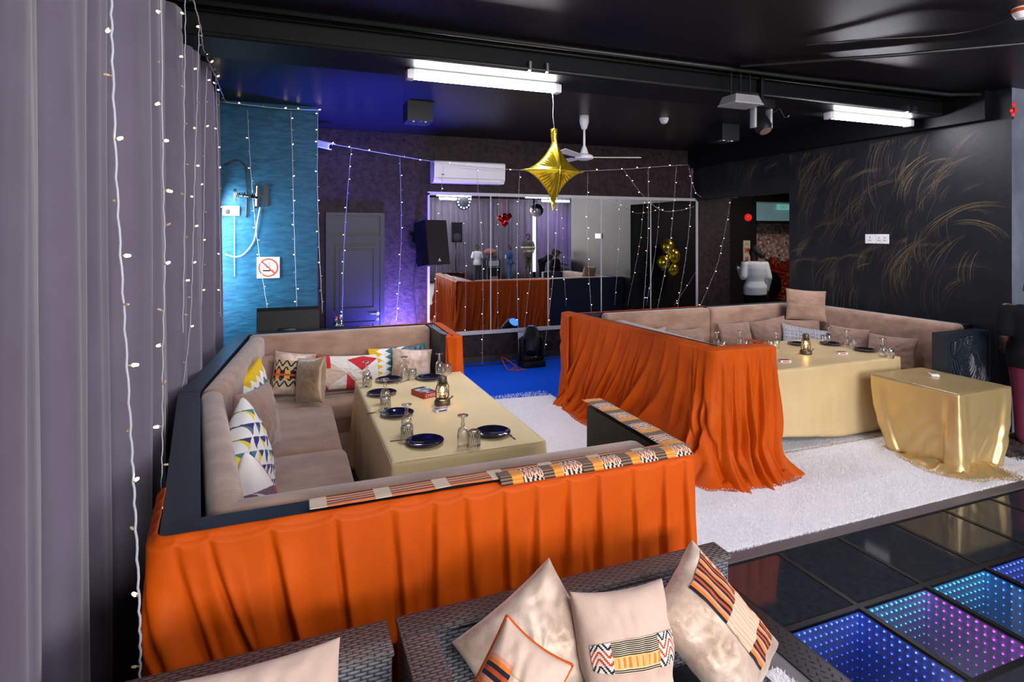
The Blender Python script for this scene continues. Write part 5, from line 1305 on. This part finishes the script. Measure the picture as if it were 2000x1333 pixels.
# ================================================================== PEOPLE
def person(label, loc, rot, h, arms, shirt, pants, skin='skin', lean=0., legs=None, short=True, shorts=False, hairfn=None, cap=None, headrot=(0, 0), vox=.012, shirt_col=None, wide=1., pel=None, apron=None, loose=1.0):
    """standing figure facing -Y of its own frame; arms/legs = ((elbow, wrist), (elbow, wrist)) for right (-x) and left (+x)"""
    k = h/1.70
    root = thing('person', label, 'person', loc, (0, 0, rot))
    S = Matrix.Scale(k, 4)
    pz = .90 if pel is None else pel
    P = Vector((0, 0, pz))
    L = Matrix.Translation(P) @ Matrix.Rotation(lean, 4, 'X') @ Matrix.Translation((0, 0, -.90))   # upper body frame (pelvis at .90)
    def U(p): return S @ (L @ Vector(p))
    def D(p): return S @ Vector(p)
    W = wide
    def torso(b, g, z0=.86, z1=1.44, m=0):
        rings = [(.86, .150, .105), (.95, .155, .108), (1.06, .142, .100), (1.18, .158, .112), (1.30, .175, .112), (1.38, .165, .098), (1.43, .105, .075), (1.46, .06, .058)]
        V = []; n = 20; rs = [r_ for r_ in rings if z0-.001 <= r_[0] <= z1+.001]
        for z, rx, ry in rs:
            for q in range(n):
                a = 2*pi*q/n; gg = g+(.030 if g > 0 and z < 1.0 else 0); V.append(U(((rx*W+gg)*cos(a), (ry*W+gg)*sin(a)+(.012 if z < 1.0 else 0), z-(.05 if g > 0 and z < .9 else 0))))
        Fs = [(i*n+q, i*n+(q+1) % n, (i+1)*n+(q+1) % n, (i+1)*n+q) for i in range(len(rs)-1) for q in range(n)]
        Fs += [tuple(range(n))[::-1], tuple((len(rs)-1)*n+q for q in range(n))]
        b.add(V, Fs, m)
    sh = [Vector((-.185*W, 0, 1.385)), Vector((.185*W, 0, 1.385))]
    legs = legs or (((-.095, -.01, .49), (-.10, .02, .085)), ((.095, -.01, .49), (.10, .02, .085)))
    hips = [(-.085*W, .0, pz-.02), (.085*W, .0, pz-.02)]
    # body: one continuous skin
    b = MB(); torso(b, -.006)
    b.cap(U((0, .005, 1.42)), U((0, -.005, 1.52)), .055*k, .050*k)
    HR = Matrix.Translation((0, -.012, 1.53)) @ Matrix.Rotation(headrot[0], 4, 'Z') @ Matrix.Rotation(headrot[1], 4, 'X') @ Matrix.Translation((0, .012, -1.53))
    def Hd(p): return U(HR @ Vector(p))
    Rm = (L @ HR).to_3x3()
    b.ell(Hd((0, -.005, 1.605)), .076*k, .094*k, .098*k, 16, mat=Rm); b.ell(Hd((0, -.035, 1.552)), .058*k, .062*k, .062*k, 14, mat=Rm)
    b.cap(Hd((0, -.098, 1.600)), Hd((0, -.116, 1.573)), .010*k, .015*k, 8)
    b.ell(Hd((0, -.092, 1.540)), .028*k, .014*k, .011*k, 10, mat=Rm)
    for s in (-1, 1): b.ell(Hd((s*.078, .005, 1.590)), .012*k, .022*k, .032*k, 8, mat=Rm); b.ell(Hd((s*.032, -.086, 1.632)), .020*k, .012*k, .008*k, 8, mat=Rm)
    for i in (0, 1):
        el, wr_ = (Vector(x) for x in arms[i]); s = (-1, 1)[i]
        b.cap(U(sh[i]), U(el), .052*k*W, .040*k); b.cap(U(el), U(wr_), .040*k, .026*k)
        d = (wr_-el).normalized(); side = d.cross(Vector((s, .2, 0))).normalized(); side2 = d.cross(side)
        pc = wr_+d*.045
        b.cap(U(wr_), U(pc+d*.02), .024*k, .030*k, 10); 
        for f in range(4):
            o = side*((f-1.5)*.019); ln = (.062, .072, .068, .052)[f]
            p0 = pc+d*.035+o; p1 = p0+d*ln*.5+side2*.008*s; p2 = p1+d*ln*.45+side2*.018*s
            b.cap(U(p0), U(p1), .0095*k, .009*k, 6); b.cap(U(p1), U(p2), .009*k, .007*k, 6)
        t0 = pc+side*.03-d*.02; b.cap(U(t0), U(t0+side*.028+d*.035), .011*k, .009*k, 6)
        kn, an = (Vector(x) for x in legs[i])
        b.cap(D(hips[i]), D(kn), .085*k*W, .055*k); b.cap(D(kn), D(an), .054*k, .036*k)
        b.cap(D(an+Vector((0, .02, -.045))), D(an+Vector((0, -.13, -.052))), .034*k, .030*k)
    mod_remesh(b.build('body', skin, root, True, local=True), vox)
    # shirt
    b = MB(); torso(b, .012*loose, .86, 1.44)
    for i in (0, 1):
        el, wr_ = (Vector(x) for x in arms[i])
        if short: b.cap(U(sh[i]+Vector((0, 0, -.012))), U(sh[i].lerp(el, .80)), .060*k*W, .058*k*loose)
        else: b.cap(U(sh[i]+Vector((0, 0, -.012))), U(el), .060*k*W, .052*k*loose); b.cap(U(el), U(el.lerp(wr_, .95)), .052*k*loose, .036*k)
    mod_remesh(b.build('shirt', shirt, root, True, local=True), vox, 7)
    # trousers
    b = MB(); V = []
    for i in (0, 1):
        kn, an = (Vector(x) for x in legs[i]); hp = Vector(hips[i])
        b.cap(D(hp+Vector((0, 0, .05))), D(kn), .108*k*W, .074*k)
        if shorts: b.cap(D(kn), D(kn.lerp(an, .08)), .074*k, .078*k)
        else: b.cap(D(kn), D(kn.lerp(an, .93)), .074*k, .058*k)
    b.ell(D((0, .01, pz+.03)), .168*k*W, .125*k*W, .11*k, 18)
    mod_remesh(b.build('trousers', pants, root, True, local=True), vox, 2)
    b = MB()
    for i in (0, 1):
        an = Vector(legs[i][1]); b.cap(D(an+Vector((0, .03, -.048))), D(an+Vector((0, -.135, -.05))), .038*k, .036*k)
        b.box(*(x*k for x in (an.x-.042, an.x+.042, an.y-.175, an.y+.072, an.z-.085, an.z-.062)))
    mod_remesh(b.build('shoes', 'black', root, True, local=True), vox*.8, 1)
    b = MB()
    if hairfn == 'bun':
        b.ell(Hd((0, .012, 1.625)), .088*k, .104*k, .098*k, 18, mat=Rm); b.ell(Hd((0, .075, 1.575)), .074*k, .066*k, .070*k, 16, mat=Rm)
        b.ell(Hd((-.03, .12, 1.535)), .068*k, .060*k, .064*k, 16, mat=Rm)
    elif cap: b.ell(Hd((0, .006, 1.640)), .084*k, .100*k, .080*k, 16, mat=Rm); b.cap(Hd((-.02, -.08, 1.645)), Hd((.0, -.165, 1.635)), .030*k, .022*k, 8)
    elif hairfn == 'afro': b.ell(Hd((0, .012, 1.640)), .094*k, .104*k, .088*k, 16, mat=Rm)
    else: b.ell(Hd((0, .014, 1.622)), .0795*k, .092*k, .088*k, 16, mat=Rm)
    b.build('cap' if cap else 'hair', cap or 'hair', root, True, local=True)
    for s in (-1, 1): MB().ell(Hd((s*.031, -.088, 1.608)), .011*k, .008*k, .007*k, 8, mat=Rm).build('eye', 'black', root, True, local=True)
    return root, U, k
DOWN = (((-.235, .02, 1.12), (-.235, -.05, .88)), ((.235, .02, 1.12), (.235, -.05, .88)))
# woman in the lobby doorway, seen from behind, holding her left forearm up
pw = PY(1474, 482, 8.15)
person('person in a white long sleeved top and black trousers, standing by the lobby doorway', (pw.x, pw.y, 0), radians(180-14), pw.z+.0, (((-.235, .06, 1.13), (-.245, .0, .88)), ((.255, .05, 1.15), (.215, -.22, 1.30))),
       'white_shirt', 'black_cotton', short=False, hairfn='bun', headrot=(.5, .05), vox=.011, wide=1.12, loose=1.3)
# figure cut by the right edge, seen from behind
pr = PZ(1998, 868, 0)
person('person in a black t-shirt and maroon trousers at the right edge of the room', (6.12, 3.10, 0), radians(180-48), 1.50, (((-.245, .03, 1.14), (-.215, -.14, .98)), ((.245, .03, 1.12), (.21, -.16, .98))),
       'black_cotton', 'maroon', short=True, hairfn=None, headrot=(-.3, -.15), vox=.012, wide=1.16, loose=1.3)
# people on the far side of the room, met in the mirror
def MP(u, Yv):                                          # point of the room seen at column u in the mirror, Yv behind the mirror plane
    d = _ray(u, V0); t = Yv/d[1]; return Vector((d[0]*t, 16.04-Yv, 0))
p = MP(932, 20.6)
person('person in a white t-shirt and dark trousers, leftmost of those in the mirror', p, radians(170), 1.45, DOWN, 'white_shirt', 'charcoal', headrot=(-.7, .1), vox=.016, loose=1.3)
p = MP(995, 20.6)
js, U, k = person('person in a blue jersey and jeans standing sideways in the mirror', p, radians(120), 1.43, (((-.26, .0, 1.12), (-.24, -.14, .93)), DOWN[1]), 'jersey', 'denim', headrot=(.25, .1), vox=.016, wide=1.22, loose=1.3)
b = MB(); text_mesh(b, '11', .20, Matrix.Translation(U((0, .178, 1.17))) @ frame_mat((0, 0, 0), (-1, 0, 0), (0, 0, 1)), depth=.012); b.build('number_print', 'white', js, local=True)
p = MP(1031, 19.6); p.z = .22
ms, U, k = person('person in a striped t-shirt and olive shorts standing in the mirror', p, radians(172-180), 1.63, (((-.25, -.02, 1.12), (-.12, -.22, 1.03)), ((.25, -.02, 1.12), (.10, -.24, 1.02))), 'charcoal', 'olive', skin='skin2', shorts=True, hairfn='afro', headrot=(.4, 0), vox=.015, wide=1.05, loose=1.25)
ms.rotation_euler = (0, 0, radians(176))
tr = attr_mat('striped_cotton', .85)
sh_o = [c for c in ms.children if c.name.startswith('shirt')][0]
m, t_, bs = _nodes('chest_stripes'); tc = t_.nodes.new('ShaderNodeTexCoord'); sp = t_.nodes.new('ShaderNodeSeparateXYZ'); rp = t_.nodes.new('ShaderNodeValToRGB'); mt = t_.nodes.new('ShaderNodeMath'); mt.operation = 'DIVIDE'; mt.inputs[1].default_value = 1.63
t_.links.new(tc.outputs['Object'], sp.inputs[0]); t_.links.new(sp.outputs['Z'], mt.inputs[0]); t_.links.new(mt.outputs[0], rp.inputs[0]); t_.links.new(rp.outputs[0], bs.inputs['Base Color'])
rp.color_ramp.interpolation = 'CONSTANT'; e = rp.color_ramp.elements; e[0].position = 0; e[0].color = (.05, .05, .055, 1); e[1].position = .605; e[1].color = (.6, .56, .46, 1)
for q, c_ in ((.640, (.14, .11, .06, 1)), (.690, (.6, .56, .46, 1)), (.722, (.05, .05, .055, 1))): x = e.new(q); x.color = c_
bs.inputs['Roughness'].default_value = .85; sh_o.data.materials[0] = m
p = MP(1058, 20.2)
person('person in black bending forward, seen in the mirror', p, radians(85), 1.5, (((-.22, -.16, 1.18), (-.2, -.34, 1.0)), ((.22, -.16, 1.18), (.2, -.34, 1.0))), 'black_cotton', 'black_cotton', lean=radians(62), hairfn='afro', vox=.017)
p = MP(1088, 19.6)
fl = pm('floral_cotton', (.62, .22, .05), .8, col2=(.10, .12, .35), nscale=16, lo=.44, hi=.56)
person('person in a floral shirt and dark cap sitting sideways in the mirror', p, radians(100), 1.5, (((-.24, -.12, 1.16), (-.16, -.36, 1.1)), ((.24, -.12, 1.16), (.18, -.36, 1.1))), fl, 'charcoal', pel=.60, legs=(((-.12, -.44, .58), (-.12, -.42, .085)), ((.12, -.44, .58), (.12, -.42, .085))), cap='black_cotton', headrot=(0, .25), vox=.017, loose=1.2)
q = p
t = thing('stool', 'black stool under the seated person reflected in the mirror', 'stool', (q.x, q.y, 0))
MB().lathe([(0, .36), (.15, .36), (.16, .38), (.16, .41), (0, .42)], (q.x, q.y, 0), 20).build('seat', 'black', t, 40)
for a in range(4): MB().tube([(q.x+.1*cos(a*pi/2+.7), q.y+.1*sin(a*pi/2+.7), .37), (q.x+.17*cos(a*pi/2+.7), q.y+.17*sin(a*pi/2+.7), 0)], .014, 8).build('leg', 'black_metal', t, True)
# ---- riser, amplifier rack, bag, speaker, ball, balloons
p = MP(1031, 19.6)
tag(MB().rbox(p.x-.5, p.x+.35, p.y-.45, p.y+.45, 0, .22, .01, 2).build('stage_riser', 'black'), 'low black riser under the person in the striped shirt', 'stage')
p = MP(960, 20.3)
t = thing('amplifier_rack', 'silver edged amplifier rack case beside the person in the white t-shirt', 'equipment rack', p)
b = MB().box(p.x-.27, p.x+.27, p.y-.25, p.y+.25, .05, .92); b.build('case', 'black', t)
b = MB()
for x in (p.x-.28, p.x+.25):
    for y in (p.y+.235,): b.box(x, x+.03, y, y+.03, .03, .94)
for z in (.03, .62, .91): b.box(p.x-.28, p.x+.28, p.y+.235, p.y+.265, z, z+.03)
b.build('corner_trim', 'chrome', t)
MB().box(p.x-.16, p.x+.16, p.y+.25, p.y+.262, .16, .30).build('amplifier_face', 'pink', t)
MB().box(p.x-.2, p.x+.2, p.y+.25, p.y+.262, .68, .88).build('mixer_face', 'grey', t)
MB().rbox(p.x-.22, p.x+.22, p.y-.2, p.y+.2, .92, 1.08, .03, 3).build('mixer_case', 'charcoal', t, True)
tag(MB().ell((p.x-.05, p.y, 1.20), .25, .17, .125, 18).build('bag', 'pink', smooth=True), 'dusty pink bag on top of the amplifier rack', 'bag')
p = MP(890, 20.6)
t = thing('stand_speaker', 'black loudspeaker on a pole by the rear curtain, reflected at the left of the mirror', 'speaker', p)
MB().prism([(p.x-.20, p.y+.18), (p.x-.14, p.y-.16), (p.x+.14, p.y-.16), (p.x+.20, p.y+.18)], 1.55, 2.28).build('cabinet', 'black', t)
MB().lathe([(.13, 0), (.145, 0), (.145, .012), (.13, .012)], mat=frame_mat((p.x, p.y+.18, 1.75), (-1, 0, 0), (0, 0, 1))).lathe([(0, -.005), (.12, .008), (.12, -.005)], mat=frame_mat((p.x, p.y+.18, 1.75), (-1, 0, 0), (0, 0, 1))).build('woofer', 'charcoal', t, 40)
MB().tube([(p.x, p.y, .5), (p.x, p.y, 1.56)], .02, 10).build('pole', 'black_metal', t, True)
for a in range(3): MB().tube([(p.x, p.y, .6), (p.x+.36*cos(a*2.1), p.y+.36*sin(a*2.1), .012)], .012, 8).build('leg', 'black_metal', t, True)
p = MP(1048, 16.0); bz = 2.58
t = thing('disco_ball', 'mirrored disco ball hanging from the ceiling, reflected in the mirror', 'disco ball', (p.x, p.y, bz-.2))
b = MB(); n = 18
for i in range(n):
    z0, z1 = -cos(pi*i/n), -cos(pi*(i+1)/n); r0, r1 = sqrt(max(0, 1-z0*z0)), sqrt(max(0, 1-z1*z1)); kk = max(6, int(34*max(r0, r1)))
    for q in range(kk):
        a0, a1 = 2*pi*(q+.06)/kk, 2*pi*(q+.94)/kk; R_ = .205
        V = [Vector((p.x+R_*r_*cos(a), p.y+R_*r_*sin(a), bz+R_*z)) for r_, a, z in ((r0, a0, z0), (r0, a1, z0), (r1, a1, z1), (r1, a0, z1))]
        b.add(V, [(0, 1, 2, 3)])
b.build('mirror_facets', 'chrome', t); MB().ell((p.x, p.y, bz), .201, .201, .201, 20).build('core', 'black', t, True)
MB().tube([(p.x, p.y, bz+.2), (p.x, p.y, 3.28)], .008, 8).build('rod', 'chrome', t, True)
tag(MB().rbox(p.x-.35, p.x+.35, p.y-.02, p.y+.02, bz+.40, bz+.44, .006, 2).tube([(p.x-.3, p.y, bz+.42), (p.x-.3, p.y, 3.28)], .008, 6).tube([(p.x+.3, p.y, bz+.42), (p.x+.3, p.y, 3.28)], .008, 6).build('hanging_bar', 'black_metal'), 'black bar hung from the ceiling above the disco ball', 'bar')
for k_, (u, v, s) in enumerate(((980, 428, .15), (990, 424, .16), (985, 437, .13))):
    p = MP(u, 15.5+.2*k_); z = H+(V0-v)*(_c[0]*p.x+_c[1]*(16.04-p.y))/F
    def heart(uu, vv):
        a = 2*pi*uu; hx = 16*sin(a)**3/17; hz = (13*cos(a)-5*cos(2*a)-2*cos(3*a)-cos(4*a))/17; q = sin(vv*pi/2)
        return hx*q, hz*q, .55*(1-q*q)**.5
    b = MB()
    for sd in (1, -1): b.grid(lambda uu, vv: (lambda h_: (p.x+s*h_[0], p.y+sd*s*h_[2], z+s*h_[1]))(heart(uu, vv)), 40, 10, closed_u=True, flip=sd < 0)
    b.tube([(p.x, p.y, z+s*.3), (p.x, p.y, 3.28)], .002, 5)
    tag(b.build('heart_balloon', 'red_foil', smooth=True), 'red foil heart balloon reflected in the mirror, %s of three' % ('leftmost', 'rightmost', 'lowest')[k_], 'balloon', 'red heart balloons')
p = MP(906, 18.5); z = H+(V0-395)*(_c[0]*p.x+_c[1]*(16.04-p.y))/F
b = MB()
for k_ in range(12): b.ell((p.x+.2*cos(k_*pi/6), p.y, z+.2*sin(k_*pi/6)), .03, .03, .03, 8)
t = thing('ring_light', 'hanging disc with a ring of blue white lamps reflected at the left of the mirror', 'stage light', (p.x, p.y, z))
b.build('lamp', emit_mat('blue_white_lamp', (.35, .4, 1), 5), t, True); MB().lathe([(0, -.03), (.24, -.03), (.26, 0), (.24, .03), (0, .03)], mat=frame_mat((p.x, p.y-.05, z), (1, 0, 0), (0, 0, 1))).tube([(p.x, p.y-.05, z+.2), (p.x, p.y-.05, 3.28)], .01, 6).build('body', 'black', t, 40)
for x_, y_, lab in ((5.0, -2.2, 'lit tube light at the rear of the room reflected in the mirror, left one'), (8.1, -2.2, 'lit tube light at the rear of the room reflected in the mirror, right one'), (9.6, -4.2, 'added fill tube light before the rear curtain'), (5.6, -4.2, 'added fill tube light before the dark end of the rear curtain'), (1.0, -.45, 'added fill tube light overhead behind the wicker sofas'), (3.6, -.4, 'added fill tube light overhead above the lit floor tiles')):  # tubes after the reflected pair are added to brighten rear and foreground
    t = thing('tube_light', lab, 'ceiling light', (x_, y_, 3.1))
    MB().box(x_-.6, x_+.6, y_-.04, y_+.04, 3.16, 3.28).build('housing', 'white', t); MB().rbox(x_-.58, x_+.58, y_-.04, y_+.04, 3.09, 3.16, .02, 3).build('diffuser', 'tube', t, 40)
# ================================================================== FAIRY LIGHTS
bulb_on = bulb_dim = None
def spline(P, n=8):
    P = [Vector(p) for p in P]; q = []
    if len(P) < 3: return [P[0].lerp(P[-1], k/n) for k in range(n+1)]
    for i in range(len(P)-1):
        p0, p1, p2, p3 = P[max(0, i-1)], P[i], P[i+1], P[min(len(P)-1, i+2)]
        for k in range(n):
            s = k/n; q.append(.5*((2*p1)+(p2-p0)*s+(2*p0-5*p1+4*p2-p3)*s*s+(3*p1-p0-3*p2+p3)*s**3))
    q.append(P[-1]); return q
_bm = {}
def bulb_mesh(on, sc):
    k = (on, round(sc, 2))
    if k in _bm: return _bm[k]
    b = MB().cap((0, 0, 0), (.016*sc, 0, 0), .0030*sc, .0035*sc, 6, m=1).cap((.016*sc, 0, 0), (.026*sc, 0, 0), .0058*sc, .0050*sc, 8, m=0)
    o = b.build('bulb', ['bulb' if on else 'bulb_off', 'wire_gold'], None, True, local=True); _bm[k] = o.data; COL.objects.unlink(o); bpy.data.objects.remove(o)
    return _bm[k]
def strand(pts, label, group, seed, gap=.155, sc=1., lit=.6, r=.0024, wire='wire', first=None):
    P = spline(pts, 10); rr = random.Random(seed)
    top = P[0]; t = thing('fairy_light_strand', label, 'string lights', top, group=group)
    W = []
    for i, p in enumerate(P): W.append(p+Vector((.002*sin(i*2.1), .002*cos(i*2.1), 0)))
    b = MB().tube(W, r, 6)
    b.build('wire', wire, t, True)
    acc = rr.uniform(.2, .9)*gap; kk = rr.random() < .5
    for a, c in zip(P, P[1:]):
        L = (c-a).length; s = acc
        while s < L:
            p = a.lerp(c, s/L); kk = not kk; on = kk if rr.random() < .8 else rr.random() < lit
            o = bpy.data.objects.new('bulb', bulb_mesh(on, sc if on else sc*.8)); COL.objects.link(o); o.parent = t; o.location = p-top
            o.rotation_euler = (0, rr.uniform(-.7, .35), rr.choice([0, pi])+rr.uniform(-.6, .6)-TH); s += gap*rr.uniform(.8, 1.2)
        acc = s-L
    return t
YF_ = 7.6
back = [(686, 289, 668, 632), (781, 307, 774, 626), (866, 325, 850, 642), (931, 328, 942, 712), (1015, 336, 1013, 690), (1092, 338, 1062, 692), (1148, 338, 1155, 612), (1266, 329, 1256, 609), (1321, 324, 1283, 609), (1352, 330, 1322, 609)]
for i, (u, v, u2, v2) in enumerate(back):
    mid = ((u+u2)/2+(6 if i % 2 else -4) if i < 7 else (u*.62+u2*.38)+3, (v+v2)/2)
    lab = 'fairy light strand hanging before the back wall and mirror, %s from the left' % (ordn+['ninth', 'tenth'])[i]
    yb = YF_
    strand([PY(u, v, yb), PY(mid[0], mid[1], yb), PY(u2, v2, yb)], lab, 'fairy light strands over the mirror', 40+i, sc=.78, gap=.17)
strand([PY(1428, 389, 7.9), PY(1418, 440, 7.85), PY(1400, 520, 7.8), PY(1364, 606, 7.7)], 'fairy light strand swinging down beside the lobby opening', 'fairy light strands over the mirror', 60, sc=.85)
strand([PY(1440, 386, 7.95), PY(1366, 383, 7.85), PY(1345, 323, 7.75)], 'short fairy light run from the ceiling corner to the lobby opening', None, 61, sc=.85)
strand([PY(1219, 333, YF_), PY(1255, 381, YF_), PY(1292, 411, YF_), PY(1328, 411, YF_), PY(1357, 403, YF_)], 'fairy light swag drooping across the dark right end of the mirror', None, 62, gap=.12, sc=.85)
strand([PY(630, 278, YF_), PY(700, 291, YF_), PY(780, 305, YF_), PY(848, 316, YF_), PY(925, 326, YF_), PY(1010, 332, YF_), PY(1100, 335, YF_), PY(1215, 331, YF_), PY(1280, 326, YF_), PY(1345, 322, 7.75)], 'main fairy light cable strung along the back wall above the mirror', None, 63, gap=.22, sc=1.1, r=.004)
blue = [((483, 214), (489, 320), (498, 430), (511, 530), (523, 608)), ((568, 218), (571, 300), (574, 430), (580, 605)), ((621, 215), (620, 350), (623, 470), (630, 612))]
for i, q in enumerate(blue):
    strand([PY(u, v, 6.60) for u, v in q], 'fairy light strand hanging in front of the blue wall, %s of three' % ('leftmost', 'middle', 'rightmost')[i], 'fairy light strands on the blue wall', 70+i, sc=.85)
strand([PY(436, 199, 6.5), PY(500, 207, 6.55), PY(560, 213, 6.58), PY(622, 215, 6.60)], 'fairy light cable along the top of the blue wall', None, 74, gap=.2, sc=1.1, r=.004)
# strands on the long curtain
strand([PY(203, -515, 1.86), PY(216, -60, 1.86), PY(220, 120, 1.86), PY(229, 373, 1.87), PY(243, 620, 1.88), PY(256, 850, 1.89), PY(264, 1000, 1.90), PY(272, 1180, 1.90), PY(274, 1290, 1.9), PY(270, 1360, 1.9)], 'thick twisted fairy light strand down the near part of the curtain', 'fairy light strands on the curtain', 80, gap=.165, sc=.9, r=.0036)
strand([PY(313, -262, 2.5), PY(318, 300, 2.5), PY(322, 500, 2.5), PY(318, 700, 2.5), PY(317, 880, 2.5), PY(313, 1010, 2.5)], 'fairy light strand on the curtain beside the sofa ledge corner', 'fairy light strands on the curtain', 81, sc=1.0, r=.0022)
for i, (q, y) in enumerate(((((389, 50), (386, 170), (381, 320), (377, 480), (371, 640), (352, 790)), 3.9), (((404, 130), (400, 280), (398, 420), (394, 580), (386, 700)), 4.7), (((420, 135), (424, 220), (427, 320), (430, 470), (431, 620)), 5.6), (((359, -76), (362, 40), (360, 200), (361, 420), (357, 650)), 3.3))):
    strand([PY(u, v, y) for u, v in q], 'fairy light strand on the far part of the curtain, %s' % ('by the ceiling beam', 'second from its far end', 'nearest its far end', 'where its folds bunch up')[i], 'fairy light strands on the curtain', 82+i, sc=.85, r=.0024, gap=.185)
strand([PY(372, -20, 3.5), PY(392, 55, 3.85), PY(397, 95, 4.2), PY(412, 130, 5.0), PY(425, 160, 5.6), PY(440, 200, 6.4)], 'fairy light cable along the top of the long curtain', None, 90, gap=.25, sc=1.1, r=.004)
